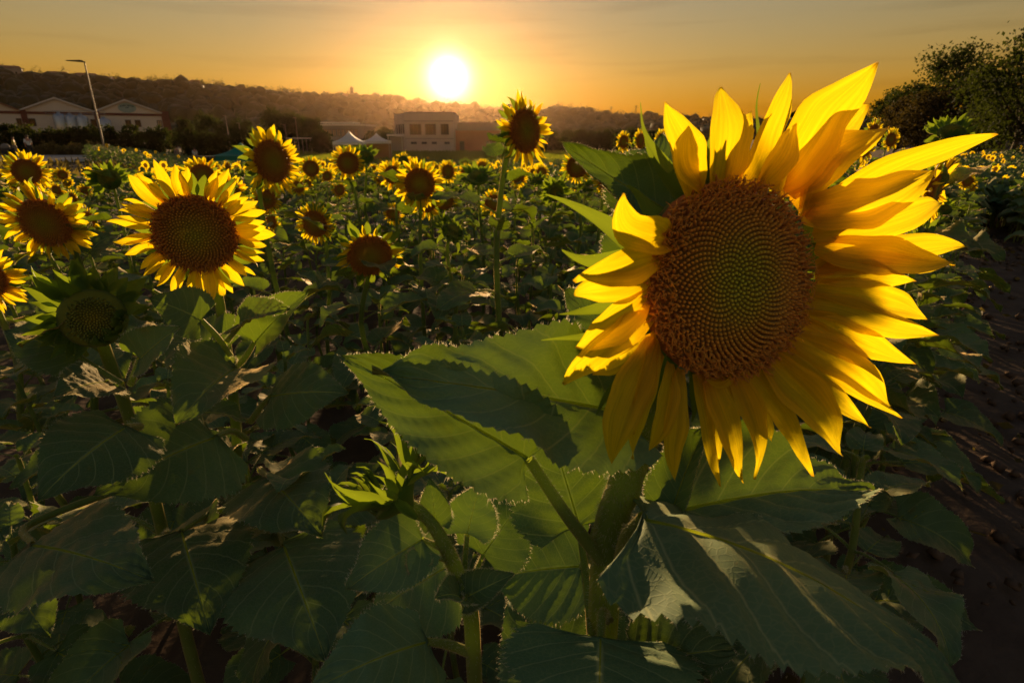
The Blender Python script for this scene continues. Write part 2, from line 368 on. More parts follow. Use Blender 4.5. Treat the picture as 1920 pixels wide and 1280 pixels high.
# road on the far side of the field, at the left
def sheet(name, pts_a, pts_b, lift, m):
    A = catmull(pts_a, 40); B = catmull(pts_b, 40); V = []
    for p, q in zip(A, B):
        for t in np.linspace(0, 1, 7):
            c = p * (1 - t) + q * t; V.append([c[0], c[1], float(terr(c[0], c[1])) + lift])
    i, j = np.meshgrid(np.arange(39), np.arange(6), indexing='ij'); a = (i * 7 + j).ravel()
    return ob(name, mk(name, [(V, np.stack([a, a + 7, a + 8, a + 1], 1), 0)], [m]), kind='structure')
sheet('road', [(-75, 30, 0), (-45, 36, 0), (-30, 41, 0), (-22, 52, 0), (-18, 75, 0)], [(-80, 48, 0), (-55, 54, 0), (-38, 58, 0), (-32, 66, 0), (-28, 80, 0)], .03, M_ROAD)

# ------------------------------------------------------------------ hill and its forest
RID = [(-500, 150), (-200, 135), (0, 140), (40, 148), (130, 148), (200, 156), (320, 163), (400, 169), (470, 176), (540, 182), (600, 188), (660, 184), (720, 191), (780, 198), (850, 203), (900, 210), (960, 214), (1020, 213), (1050, 209), (1100, 218), (1180, 223), (1240, 226), (1330, 230), (1450, 234), (1560, 240), (1700, 246), (1950, 250), (2500, 255)]
rp = np.array(RID, float)
def ridge(px):                                   # bearing (x/y) and height of the ridge at 620 m
    py = np.interp(px, rp[:, 0], rp[:, 1]); r = np.stack([(px - 960) / F, (640 - py) / F * ST + CT, (640 - py) / F * CT - ST], -1)
    return r
pxs = np.linspace(-500, 2500, 121); rr = ridge(pxs)
prof = np.array([(.42, 0), (.5, .04), (.6, .2), (.7, .42), (.8, .65), (.9, .87), (1., 1.), (1.1, 1.0), (1.25, .8), (1.4, .4)])
RD = 620.
def hillpt(px, t):
    r = ridge(px); h = np.hypot(r[..., 0], r[..., 1]); d = RD * (1 + .06 * np.sin(px * .011))
    zt = CAMZ + d * r[..., 2] / h
    f = np.interp(t, prof[:, 0], prof[:, 1])
    dd = d * t
    z = -1.6 + (zt + 1.6) * f + 1.5 * np.sin(px * .05 + t * 17) * f * (1 - .9 * np.exp(-((t - 1) / .1) ** 2))
    return np.stack([r[..., 0] / h * dd, r[..., 1] / h * dd, z], -1)
tt = np.linspace(.42, 1.4, 26)
PX, TT = np.meshgrid(pxs, tt, indexing='ij'); HV = hillpt(PX, TT)
i, j = np.meshgrid(np.arange(120), np.arange(25), indexing='ij'); a = (i * 26 + j).ravel()
ob('hill', mk('hill', [(HV.reshape(-1, 3), np.stack([a, a + 26, a + 27, a + 1], 1), 0)], [M_HILL]), kind='structure')
def ico():
    t = (1 + 5 ** .5) / 2
    V = np.array([[-1, t, 0], [1, t, 0], [-1, -t, 0], [1, -t, 0], [0, -1, t], [0, 1, t], [0, -1, -t], [0, 1, -t], [t, 0, -1], [t, 0, 1], [-t, 0, -1], [-t, 0, 1]]) / math.hypot(1, t)
    Fc = [[0, 11, 5], [0, 5, 1], [0, 1, 7], [0, 7, 10], [0, 10, 11], [1, 5, 9], [5, 11, 4], [11, 10, 2], [10, 7, 6], [7, 1, 8], [3, 9, 4], [3, 4, 2], [3, 2, 6], [3, 6, 8], [3, 8, 9], [4, 9, 5], [2, 4, 11], [6, 2, 10], [8, 6, 7], [9, 8, 1]]
    V = list(map(tuple, V)); mid = {}; out = []
    def m(a, b):
        k = (min(a, b), max(a, b))
        if k not in mid: c = np.array(V[a]) + np.array(V[b]); V.append(tuple(c / np.linalg.norm(c))); mid[k] = len(V) - 1
        return mid[k]
    for a, b, c in Fc:
        d, e, f = m(a, b), m(b, c), m(c, a); out += [[a, d, f], [b, e, d], [c, f, e], [d, e, f]]
    return np.array(V), np.array(out)
IV, IF = ico()
fv = []; ff = []; nvv = 0
NF = 4200
fp = rng.uniform(-450, 2300, NF); ft = np.where(rng.random(NF) < .3, rng.uniform(.93, 1.03, NF), rng.uniform(.45, 1.03, NF))
fc = hillpt(fp, ft)
for k in range(NF):
    s = rng.uniform(2.2, 5.0) * (.75 if ft[k] > .93 else 1.1)
    V = IV * (1 + rng.normal(0, .16, (len(IV), 1))) * s * [1.1, 1.1, rng.uniform(.7, 1.2)] + fc[k] + [0, 0, s * .45]
    fv.append(V); ff.append(IF + nvv); nvv += len(V)
# open sprays of leaves along the skyline
NR = 420
rpx = rng.uniform(-300, 2100, NR); rc = hillpt(rpx, rng.uniform(.97, 1.02, NR)); Lq = []
for k in range(NR):
    s = rng.uniform(1.6, 4.2); n = 90
    D = rng.normal(0, 1, (n, 3)); D /= np.linalg.norm(D, axis=1)[:, None]
    Lq.append(rc[k] + [0, 0, s * 1.1] + D * s * rng.uniform(.55, 1.15, (n, 1)) * [1, 1, rng.uniform(.8, 1.5)])
qv, qf = quads_at(np.concatenate(Lq), 1.1)
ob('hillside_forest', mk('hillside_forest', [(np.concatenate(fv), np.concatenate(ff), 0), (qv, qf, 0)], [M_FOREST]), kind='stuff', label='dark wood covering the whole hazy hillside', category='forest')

# ------------------------------------------------------------------ sunflower pieces
def leaf_surface(L, W, droop=.6, cup=.25, wave=.03, seed=0, pit=.0, teeth=.09, nteeth=24, twist=0., lean=0.):
    r = np.random.default_rng(seed); p1, p2, p3, p4 = r.uniform(0, 6.28, 4); k1 = r.uniform(1.4, 2.6); k2 = r.uniform(3, 5)
    us = np.linspace(0, 1, 60); ph = pit - droop * us ** 1.25
    yb = np.concatenate([[0], np.cumsum(np.cos(ph[:-1]) / 59)]) * L; zb = np.concatenate([[0], np.cumsum(np.sin(ph[:-1]) / 59)]) * L
    def S(u, v, edge=True):
        u = np.asarray(u, float); v = np.asarray(v, float); av = np.abs(v)
        f = np.sin(math.pi * np.clip(u, 0, 1) ** .56) ** .92 * (1 - .12 * sm(.6, 1, u))
        hw = W * .5 * np.maximum(f, 0)
        if edge:
            saw = (u * nteeth + .25 * np.sin(u * 31 + p4)) % 1.0
            hw = hw * (1 + teeth * (saw - .5) * sm(.75, 1., av) * sm(0, .1, u))
        ue = u - .20 * av ** 1.3 * (1 - u) ** 3 * np.clip(u / .07, 0, 1)
        x = v * hw * np.cos(cup * av * 1.2)
        y0 = np.interp(ue, us, yb) + np.where(ue < 0, ue * L, 0)
        z0 = np.interp(ue, us, zb); a = np.interp(ue, us, ph)
        nzv = cup * hw * av ** 1.4 * np.sin(.9 + .3 * np.sin(u * 3 + p3))
        nzv = nzv + wave * L * (np.sin(u * 6.28 * k1 + p1 + 1.2 * np.sign(v)) * av ** 1.6 + .35 * np.sin(u * 6.28 * k2 + p2 + 2. * v) * av)
        nzv = nzv + .040 * L * (np.cos((u - .33 * av) * 7 * 6.283) * -.5) * av ** .4 * (1 - av ** 4) - .012 * L * np.exp(-(av / .06) ** 2)
        tw = twist * u + lean
        return np.stack([x * np.cos(tw) - nzv * np.sin(tw), y0 - nzv * np.sin(a), z0 + (nzv * np.cos(tw) + x * np.sin(tw)) * np.cos(a)], -1)
    return S
def vein_parts(S, L, r0, pairs=6, sides=4, mi=0):
    o = []
    u = np.linspace(0.0, .97, 16); o.append(tube(S(u, u * 0, False), r0 * (1 - .85 * u), sides))
    for k in range(0, min(pairs, 2) if pairs != 7 else 0):
        u0 = .02 + .72 * (k / pairs) ** 1.0; t = np.linspace(0, 1, 9)
        for s in (-1, 1):
            uu = u0 + (.33 - .05 * k / pairs) * t ** 1.15 * (.85 if k else .9); vv = s * (.86 * t ** .9)
            o.append(tube(S(np.minimum(uu, .98), vv, False), r0 * (.62 - .3 * k / pairs) * (1 - .8 * t), sides))
    return [(a, b, mi, c) for a, b, c in o]
def petiole_path(plen, rise, seed=0):
    r = np.random.default_rng(seed); t = np.linspace(0, 1, 8)
    return np.stack([.012 * plen * np.sin(t * 3) * r.uniform(-1, 1), plen * t, plen * rise * (t ** .6) - plen * .10 * t ** 3], 1)
def margin_hair(S, n, ln, r=rng):
    u = r.uniform(.03, .98, n); s = r.choice([-1, 1], n); p = S(u, s * 1.0); q = S(u, s * .93); d = p - q; d /= np.linalg.norm(d, axis=1)[:, None] + 1e-9
    d = d + r.normal(0, .35, (n, 3)); l = ln * r.uniform(.4, 1.2, (n, 1)); side = np.cross(d, r.normal(0, 1, (n, 3))); side /= np.linalg.norm(side, axis=1)[:, None] + 1e-9
    V = np.stack([p - side * ln * .07, p + side * ln * .07, p + d * l], 1).reshape(-1, 3); k = np.arange(n) * 3
    return V, np.stack([k, k + 1, k + 2], 1)
def tube_hair(path, rad, n, ln, r=rng):
    path = np.asarray(path); m = len(path); rad = np.broadcast_to(rad, (m,))
    t = r.uniform(0, m - 1.001, n); i = t.astype(int); f = (t - i)[:, None]
    c = path[i] * (1 - f) + path[i + 1] * f; T = path[i + 1] - path[i]; T /= np.linalg.norm(T, axis=1)[:, None]
    d = r.normal(0, 1, (n, 3)); d -= T * (d * T).sum(1)[:, None]; d /= np.linalg.norm(d, axis=1)[:, None]
    p = c + d * (rad[i][:, None] * .97); side = np.cross(d, T); l = ln * r.uniform(.4, 1.3, (n, 1))
    V = np.stack([p - side * ln * .05, p + side * ln * .05, p + d * l + T * r.normal(0, .35, (n, 1)) * ln], 1).reshape(-1, 3); k = np.arange(n) * 3
    return V, np.stack([k, k + 1, k + 2], 1)
def ray_petal(L, W, cup=.2, bend=.3, curl=0., twist=0., seed=0, nu=9, nv=4, tipn=0.):
    """petal along +Y from the origin, face up +Z"""
    r = np.random.default_rng(seed); p1, p2 = r.uniform(0, 6.28, 2)
    us = np.linspace(0, 1, 40); ph = bend * (us - .25) + curl * us ** 4
    yb = np.concatenate([[0], np.cumsum(np.cos(ph[:-1]) / 39)]) * L; zb = np.concatenate([[0], np.cumsum(np.sin(ph[:-1]) / 39)]) * L
    def S(u, v):
        f = np.sin(math.pi * (.10 + .90 * u)) ** .85 * (1 + .25 * u); f = np.where(u > .999, 0.02, f); hw = W * .5 * f
        y = np.interp(u, us, yb); z = np.interp(u, us, zb); a = np.interp(u, us, ph)
        n = cup * hw * (v * v) + .05 * W * np.cos(v * 6.28 * 1.5) * np.sin(math.pi * u) + .03 * L * np.sin(u * 7 + p1 + v * 1.5) * v
        tw = twist * u; x = v * hw * (1 - .1 * abs(cup)) + .04 * L * np.sin(u * 2.2 + p2) * u
        return np.stack([x * np.cos(tw) - n * np.sin(tw), y - n * np.sin(a), z + n * np.cos(a) * np.cos(tw) + x * np.sin(tw)], -1)
    return grid(nu, nv, S)
def floret_disc(Rd, n, dome, seed=0, outer=.72, curls=True, hs=1.0):
    """packed florets on a shallow dome, face +Z: (V,F,UV) lists"""
    r = np.random.default_rng(seed); k = np.arange(n); rad = np.sqrt((k + .5) / n); th = k * 2.399963
    cx, cyy = np.cos(th), np.sin(th); sp = Rd * math.sqrt(math.pi / n) * .5
    zc = dome * (1 - rad ** 2) - dome * .35 * np.exp(-(rad / .28) ** 2)
    rnd = r.random(n)
    parts = []
    # pegs: four-sided tapered
    h = sp * (1.0 + 1.0 * sm(.3, .8, rad)) * hs * (1 + r.uniform(-.15, .2, n) + sm(.6, .85, rad) * r.uniform(-.5, .7, n))
    rad = np.minimum(rad + r.normal(0, .006, n) * sm(.5, .9, rad), 1.03); th = th + r.normal(0, .012, n) * sm(.5, .9, rad); cx, cyy = np.cos(th), np.sin(th); wd = sp * (.86 - .12 * sm(.7, 1, rad))
    base = np.stack([rad * Rd * cx, rad * Rd * cyy, zc], 1)
    tiltv = np.stack([cx, cyy, np.zeros(n)], 1) * (rad * .55)[:, None] + [0, 0, 1.]; tiltv += r.normal(0, 1., (n, 3)) * (.05 + .30 * sm(.62, .9, rad))[:, None]; tiltv /= np.linalg.norm(tiltv, axis=1)[:, None]
    ex = np.stack([-cyy, cx, np.zeros(n)], 1); ey = np.cross(tiltv, ex)
    V = []
    for lev, ws in ((-.6, 1.0), (.55, .95), (1.0, .42)):
        for (a, b) in ((1, 0), (0, 1), (-1, 0), (0, -1)):
            V.append(base + tiltv * (h * lev)[:, None] + ex * (a * wd * ws)[:, None] + ey * (b * wd * ws)[:, None])
    V = np.stack(V, 1).reshape(-1, 3); o = (k * 12)[:, None]
    q = []
    for l in (0, 4):
        for a in range(4): b = (a + 1) % 4; q.append(np.stack([l + a, l + b, l + 4 + b, l + 4 + a]))
    q.append(np.array([8, 9, 10, 11])); q = np.array(q)
    Fc = (o[:, None, :] + q[None]).reshape(-1, 4)
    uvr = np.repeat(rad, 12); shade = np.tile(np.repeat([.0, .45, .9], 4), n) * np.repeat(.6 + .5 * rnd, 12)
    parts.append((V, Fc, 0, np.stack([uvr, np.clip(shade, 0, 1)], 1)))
    if curls:
        ks = k[rad > outer]
        for q in range(2):
            m = len(ks); b0 = base[ks] + tiltv[ks] * (h[ks] * .7)[:, None]
            d = tiltv[ks] * 1. + r.normal(0, .55, (m, 3)); d /= np.linalg.norm(d, axis=1)[:, None]
            l = sp * r.uniform(2.0, 4.6, (m, 1)) * hs; e = np.cross(d, r.normal(0, 1, (m, 3))); e /= np.linalg.norm(e, axis=1)[:, None]
            p1 = b0 + d * l * .6; p2 = p1 + (d * .3 + e * .75) * l * .55; sd_ = np.cross(d, e) * sp * .22; up_ = e * sp * .16
            VV = np.stack([b0 - sd_, b0 + sd_, b0 + up_, p1 - sd_, p1 + sd_, p1 + up_, p2 - sd_ * .6, p2 + sd_ * .6, p2 + up_ * .6 + d * sp * .3], 1).reshape(-1, 3)
            qq = np.array([[0, 1, 4, 3], [1, 2, 5, 4], [2, 0, 3, 5], [3, 4, 7, 6], [4, 5, 8, 7], [5, 3, 6, 8]])
            FF = ((np.arange(m) * 9)[:, None, None] + qq[None]).reshape(-1, 4)
            parts.append((VV, FF, 0, np.stack([np.repeat(rad[ks] * .8, 9), np.repeat(.35 + .65 * r.random(m), 9)], 1)))
    return parts
def dome_base(Rd, dome, thick, n=20):
    """receptacle: dark face under the florets, green back narrowing to the neck"""
    pr = [(0.0, dome * .6), (.5 * Rd, dome * .5), (.9 * Rd, -.02 * Rd), (1.0 * Rd, -.12 * Rd), (.98 * Rd, -.25 * Rd), (.8 * Rd, -thick * .62), (.45 * Rd, -thick * .9), (.16 * Rd, -thick * 1.25)]
    an = np.arange(n) * 6.28318 / n; V = []
    for (r_, z_) in pr: V.append(np.stack([max(r_, 1e-4) * np.cos(an), max(r_, 1e-4) * np.sin(an), np.full(n, z_)], 1))
    V = np.concatenate(V); m = len(pr)
    i, j = np.meshgrid(np.arange(m - 1), np.arange(n), indexing='ij'); i = i.ravel(); j = j.ravel(); k = (j + 1) % n
    Fc = np.stack([i * n + j, i * n + k, (i + 1) * n + k, (i + 1) * n + j], 1)
    mi = np.where(i < 3, 0, 1)
    return V, Fc, mi, np.stack([np.repeat([0, .4, .8, 1, 1, 1, 1, 1], n), np.full(len(V), .2)], 1)

# shared variants ------------------------------------------------------------
LEAFV = []
for k in range(9):
    L = [.23, .20, .25, .17, .22, .27, .19, .21, .15][k]; W = L * [.86, .9, .8, .84, .95, .82, .88, .78, .9][k]
    plen = L * [.5, .45, .55, .5, .4, .5, .6, .5, .5][k]; rise = [.35, .55, .25, .7, .45, .3, .6, .5, .8][k]
    S0 = leaf_surface(L, W, droop=[.9, 1.2, .7, 1.0, 1.35, 1.1, .6, 1.0, .5][k], cup=[.3, .4, .2, .55, .35, .25, .5, .3, .6][k], wave=.03 + .012 * (k % 3), seed=k + 3, pit=[.15, .3, .0, .4, .2, .05, .35, .2, .5][k], twist=[.3, -.4, .2, .5, -.25, -.5, .35, .1, -.2][k])
    pp = petiole_path(plen, rise, k); off = pp[-1]
    S = (lambda S0, off: (lambda u, v, edge=True: S0(u, v, edge) + off))(S0, off)
    V, Fc, UV = grid(64, 10, S)
    hi = [(V, Fc, 0, UV)] + vein_parts(S, L, L * .011, 6, 4, 1)
    hv, hf = margin_hair(S, 260, L * .022); hi.append((hv, hf, 2, None))
    pr = np.linspace(L * .022, L * .013, 8)
    pt = tube(pp, pr, 6); ph_ = tube_hair(pp, pr, 160, L * .03)
    V2, F2, U2 = grid(14, 6, S)
    LEAFV.append(dict(
        hi=mk('leaf', hi, [M_LEAF, M_VEIN, M_HAIR]), pet=mk('petiole', [pt[:2] + (0, pt[2]), ph_ + (1, None)], [M_STEM, M_HAIR]),
        lo=mk('leaf', [(V2, F2, 0, U2)] + [tube(pp[::2], pr[::2], 4)[:2] + (1,)], [M_LEAF, M_STEM]), raw=(V2, F2, U2), L=L))
PETV = []
for k in range(8):
    g = ray_petal(1., [.30, .26, .34, .24, .30, .28, .22, .32][k], cup=[.5, .8, .3, .9, .5, .6, 1., .4][k], bend=[.2, .5, -.3, .35, -.1, .7, .3, .1][k], curl=[0, .5, -.6, .8, .3, -.4, 1.0, .2][k], twist=[.2, -.3, .5, .6, -.4, .1, -.6, .3][k], seed=k, nu=10, nv=4)
    PETV.append(mk('petal', [(g[0], g[1], 0, g[2])], [M_PETAL]))
def bract_geo(L, W, seed, bend, curl):
    g = ray_petal(L, W, .5, bend, curl, .2, seed, 8, 2)
    V = g[0].copy(); u = g[2][:, 0]; c = V[:, 0].copy()
    V[:, 0] = c * np.clip(1.25 - u * 1.1, .12, 1)                # drawn-out tip
    return (V, g[1], 0, g[2])
BRV = [mk('bract', [bract_geo(1., .42, k, [.6, 1., .2, -.3][k], [.8, 1.2, -.6, -1.2][k])], [M_BRACT]) for k in range(4)]
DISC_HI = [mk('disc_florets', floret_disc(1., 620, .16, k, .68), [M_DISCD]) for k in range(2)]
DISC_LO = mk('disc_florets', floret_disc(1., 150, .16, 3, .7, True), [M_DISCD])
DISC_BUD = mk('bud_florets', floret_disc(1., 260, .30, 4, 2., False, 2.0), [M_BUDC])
def recept(Rd, bud=False): return mk('flower_head', [dome_base(1., .14, .75)], [M_BUDC if bud else M_DISCD, M_BRACT])
RECEPT = recept(1.); RECEPTB = recept(1., True)

def rot_to(n, roll=0.):
    """rotation taking +Z to n, with local +Y kept as upright as it can be"""
    n = nz(n); up = np.array([0, 0, 1.]) if abs(n[2]) < .98 else np.array([0, 1., 0])
    yv = nz(up - n * np.dot(up, n)); xv = np.cross(yv, n)
    return Matrix(np.stack([xv, yv, n], 1).tolist()).to_4x4() @ Matrix.Rotation(roll, 4, 'Z')
def TM(v): return Matrix.Translation(Vector([float(c) for c in v]))
def SM(s): return Matrix.Diagonal((s, s, s, 1))
def head_spec(Rd, PL, kind, seed, hi=True):
    """child list (name, mesh, matrix, kind-prop) in the head's own frame, face +Z; Rd disc radius, PL petal length"""
    r = np.random.default_rng(seed); ch = []
    if kind == 'bud':
        ch.append(('bud_florets', DISC_BUD, SM(Rd * .72), 'stuff')); nb = 44; bl = (.85, 1.5)
    else:
        ch.append(('disc_florets', DISC_HI[seed % 2] if hi else DISC_LO, SM(Rd), 'stuff')); nb = 20; bl = (.6, 1.0)
    np_ = 0 if kind == 'bud' else (20 if kind == 'half' else 46)
    for k in range(np_):
        ring = k % 2; a = k * 2 * math.pi / np_ + r.normal(0, .07)
        if kind == 'half': a = math.pi * .5 + (k / (np_ - 1) - .5) * 3.9 + r.normal(0, .07)
        if r.random() < .05: continue
        l = PL * r.uniform(.68, 1.02); wd = l * r.uniform(.8, 1.15)
        tilt = (r.normal(.22, .22) if ring else r.normal(.02, .22)) + (.35 if kind == 'half' else 0)
        m = Matrix.Rotation(a - math.pi / 2, 4, 'Z') @ TM((0, Rd * (.93 - .03 * ring), -Rd * (.02 + .05 * (1 - ring)))) @ Matrix.Rotation(tilt, 4, 'X') @ Matrix.Rotation(r.normal(0, .35), 4, 'Y') @ Matrix.Rotation(r.normal(0, .10), 4, 'Z') @ Matrix.Diagonal((wd, l, l, 1))
        ch.append(('petal', PETV[r.integers(8)], m, None))
    for k in range(nb):
        ring = k % 2; a = k * 2 * math.pi / nb + r.normal(0, .08); l = Rd * r.uniform(*bl)
        if kind == 'bud' and k >= 30:
            m = Matrix.Rotation(a - math.pi / 2, 4, 'Z') @ TM((0, Rd * .95, -Rd * .05)) @ Matrix.Rotation(r.normal(2.1, .25), 4, 'X') @ Matrix.Diagonal((l * .9, l * .62, l * .62, 1)); ch.append(('bract', BRV[r.integers(4)], m, None)); continue
        tilt = (r.normal(.40, .35) if kind == 'bud' else r.normal(-.25, .3)) if ring else (r.normal(-.05, .35) if kind == 'bud' else r.normal(-.55, .3))
        m = Matrix.Rotation(a - math.pi / 2, 4, 'Z') @ TM((0, Rd * (.97 - .1 * ring), -Rd * (.16 + .12 * ring))) @ Matrix.Rotation(tilt, 4, 'X') @ Matrix.Rotation(r.normal(0, .2), 4, 'Y') @ Matrix.Diagonal((l * 1.1, l, l, 1))
        ch.append(('bract', BRV[r.integers(4)], m, None))
    return ch
def join_specs(ch, names):
    """merge the meshes of the listed children into one set of arrays"""
    parts = []
    for nm, me, m, kd in ch:
        if nm not in names: continue
        n = len(me.vertices); V = np.empty(n * 3, np.float32); me.vertices.foreach_get('co', V); V = V.reshape(-1, 3)
        Mx = np.array(m); V = V @ Mx[:3, :3].T + Mx[:3, 3]
        fl = np.empty(len(me.loops), np.int32); me.loops.foreach_get('vertex_index', fl); Fc = fl.reshape(-1, 4)
        uvl = np.empty(len(me.loops) * 2, np.float32); me.uv_layers[0].data.foreach_get('uv', uvl); UV = np.zeros((n, 2), np.float32); UV[fl] = uvl.reshape(-1, 2)
        parts.append((V, Fc, 0, UV))
    return parts
def stem_path(head, n, rng_, bow=.04, base=None, neck=.05):
    """local path from the ground (0,0,0) to behind the head at 'head'"""
    head = np.asarray(head, float); n = nz(n); e = head - n * neck * .55
    q = e - n * neck * .9 - np.array([0, 0, neck * 1.3])
    b = np.zeros(3) if base is None else np.asarray(base, float)
    m1 = b + (q - b) * .35 + rng_.normal(0, bow, 3) * [1, 1, 0]; m2 = b + (q - b) * .72 + rng_.normal(0, bow * .7, 3) * [1, 1, 0]
    return catmull([b, m1, m2, q, e], 18)

def plant_spec(H, n, Rd, PL, kind, seed, nleaf=10, lod=1, head_xy=(0, 0), srad=.012, zmin=.2, zmax=.93, azbias=None, lscale=1.0):
    """spec of a whole plant in root-local coordinates"""
    r = np.random.default_rng(seed); head = np.array([head_xy[0], head_xy[1], H])
    path = stem_path(head, n, r, neck=Rd * .9)
    rad = np.interp(np.linspace(0, 1, len(path)), [0, .5, .85, 1], [srad * 1.25, srad, srad * .8, srad * .75])
    st = tube(path, rad, 8 if lod == 1 else 5); parts = [(st[0], st[1], 0, st[2])]; ms = [M_STEM, M_HAIR]
    if lod == 1:
        hv, hf = tube_hair(path, rad, 500, srad * .45, r); parts.append((hv, hf, 1, None))
    spec = [('stem', mk('stem', parts, ms), Matrix.Identity(4), None, [])]
    cum = path[:, 2]
    for k in range(nleaf):
        f = zmin + (zmax - zmin) * ((k + .5) / nleaf) ** .9; z = f * H; i = min(np.searchsorted(cum, z), len(path) - 1); p = path[i]
        az = k * 2.399 + r.normal(0, .3) + seed
        if azbias is not None and r.random() < .5: az = azbias + r.normal(0, .7)
        s = lscale * (1.15 - .55 * max(0, f - .45) / .5) * r.uniform(.85, 1.15) * (.9 + .3 * min(1, H / 1.3) - .2)
        v = r.integers(len(LEAFV)); el = r.normal(.05, .22) + (.25 if f > .8 else 0) - (.35 if f < .45 else 0)
        m = TM(p) @ Matrix.Rotation(az, 4, 'Z') @ Matrix.Rotation(el, 4, 'X') @ Matrix.Rotation(r.normal(0, .2), 4, 'Y') @ SM(s)
        lv = LEAFV[v]
        if lod == 1: spec.append(('leaf', lv['hi'], m, None, [('petiole', lv['pet'], Matrix.Identity(4), None)]))
        else: spec.append(('leaf', lv['lo'], m, None, []))
    if kind != 'none':
        hm = TM(head) @ rot_to(n, r.uniform(-.3, .3) if kind != 'half' else 0.)
        ch = head_spec(Rd, PL, kind, seed, lod == 1)
        if lod == 2:
            jp = join_specs(ch, ('petal',)); jb = join_specs(ch, ('bract',)); keep = [c for c in ch if c[0] in ('disc_florets', 'bud_florets')]
            if jp: keep.append(('petals', mk('petals', jp, [M_PETAL]), Matrix.Identity(4), 'stuff'))
            keep.append(('bracts', mk('bracts', jb, [M_BRACT]), Matrix.Identity(4), 'stuff')); ch = keep
        spec.append(('flower_head', RECEPTB if kind == 'bud' else RECEPT, hm @ SM(1.), None, ch, Rd))
    return spec
def place(spec, mw, label, cat='sunflower', group=None, name='sunflower'):
    o = ob(name, None); o.matrix_world = mw; o.empty_display_size = .05
    o['label'] = label; o['category'] = cat
    if group: o['group'] = group
    for e in spec:
        if len(e) == 6:                              # the head: its own mesh is scaled through the data, children are not
            key = (e[1].name, round(e[5], 4))
            if key not in RCACHE:
                me = e[1].copy(); me.transform(SM(e[5])); RCACHE[key] = me
            p = ob(e[0], RCACHE[key], o, e[2])
        else: p = ob(e[0], e[1], o, e[2])
        for nm, me, m, kd in e[4]:
            c = ob(nm, me, p, m)
            if kd: c['kind'] = kd
    return o
RCACHE = {}
def facing(yaw, pitch):
    y, p = R(yaw), R(pitch); return np.array([math.sin(y) * math.cos(p), -math.cos(y) * math.cos(p), math.sin(p)])

# ------------------------------------------------------------------ the big sunflower in front
def ribbon(B0, B1, B2, wid, nrm_, twist=0., cup=.4, taper=None, nu=16, nv=6, seed=0, ripple=.05, notch=0.):
    """petal-like blade along a quadratic curve B0-B1-B2 (world), wid in metres, facing nrm_"""
    r = np.random.default_rng(seed); p1, p2 = r.uniform(0, 6.28, 2); k = r.uniform(4, 8)
    B0, B1, B2 = (np.asarray(b, float) for b in (B0, B1, B2)); Ln = np.linalg.norm(B2 - B0)
    def S(u, v):
        u_ = u[..., None]; c = (1 - u_) ** 2 * B0 + 2 * u_ * (1 - u_) * B1 + u_ ** 2 * B2
        T = 2 * (1 - u_) * (B1 - B0) + 2 * u_ * (B2 - B1); T /= np.linalg.norm(T, axis=-1, keepdims=True)
        n0 = nrm_ - T * (T * nrm_).sum(-1, keepdims=True); n0 /= np.linalg.norm(n0, axis=-1, keepdims=True); s0 = np.cross(T, n0)
        c = c + s0 * (wid * .16 * math.sin(p1) * np.sin(u * 6.0 + p2) * u)[..., None] + n0 * (Ln * .10 * math.sin(p2 * 1.7) * u ** 3 + Ln * .02 * np.sin(u * 9 + p1) * u)[..., None]
        tw = (twist * (u - .2))[..., None]; s = s0 * np.cos(tw) + n0 * np.sin(tw); n = n0 * np.cos(tw) - s0 * np.sin(tw)
        if taper is None: f = np.sin(math.pi * (.13 + .87 * u ** .96)) ** .84 * (1.02 + .05 * u) * (1 - .15 * sm(.8, 1., u)); f = np.where(u > .999, .015, f)
        else: f = np.interp(u, [0, .2, .5, .8, 1], taper)
        f = f * (1 + .05 * np.sin(u * 19 + p1) * ripple * 10 * (v > 0) + .05 * np.sin(u * 16 + p2) * ripple * 10 * (v < 0))
        hw = (wid * .5 * f)[..., None]
        hh = cup * hw[..., 0] * v * v + .075 * wid * np.cos(v * 6.28 * 1.5 + .3) * np.sin(math.pi * np.clip(u, 0, 1)) + ripple * .30 * wid * np.sin(u * k + p1 + 2. * v) * np.abs(v) * 2
        return c + s * hw * v[..., None] + n * hh[..., None]
    return grid(nu, nv, S)
HC = P(1373, 527, .52)
HN = nz(np.array([.33, -.94 * CT - .09 * ST, .94 * ST - .09 * CT]))
hroot = np.array([*P(1163, 920, .575)[:2], 0.]); hroot[2] = float(terr(*hroot[:2]))
hero = root('sunflower', hroot, 'huge bright yellow sunflower in front, its disc ringed with curled brown florets', 'sunflower')
def hit(px, py, h=0.):
    d = ray(px, py); t = np.dot(HC + HN * h - CAM, HN) / np.dot(d, HN); return CAM + d * t
def lo(V, o=hroot): return np.asarray(V) - o
HR = .092
Hm = TM(HC - hroot) @ rot_to(HN)
hd = ob('flower_head', RECEPT.copy(), hero, Hm); hd.data.transform(SM(HR))
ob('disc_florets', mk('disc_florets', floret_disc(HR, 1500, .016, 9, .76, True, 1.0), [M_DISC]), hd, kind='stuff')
IHm = Hm.inverted()
def headchild(name, g, m):
    V = lo(g[0]); A = np.array(IHm); V = V @ A[:3, :3].T + A[:3, 3]
    return ob(name, mk(name, [(V, g[1], 0, g[2])], [m]), hd)
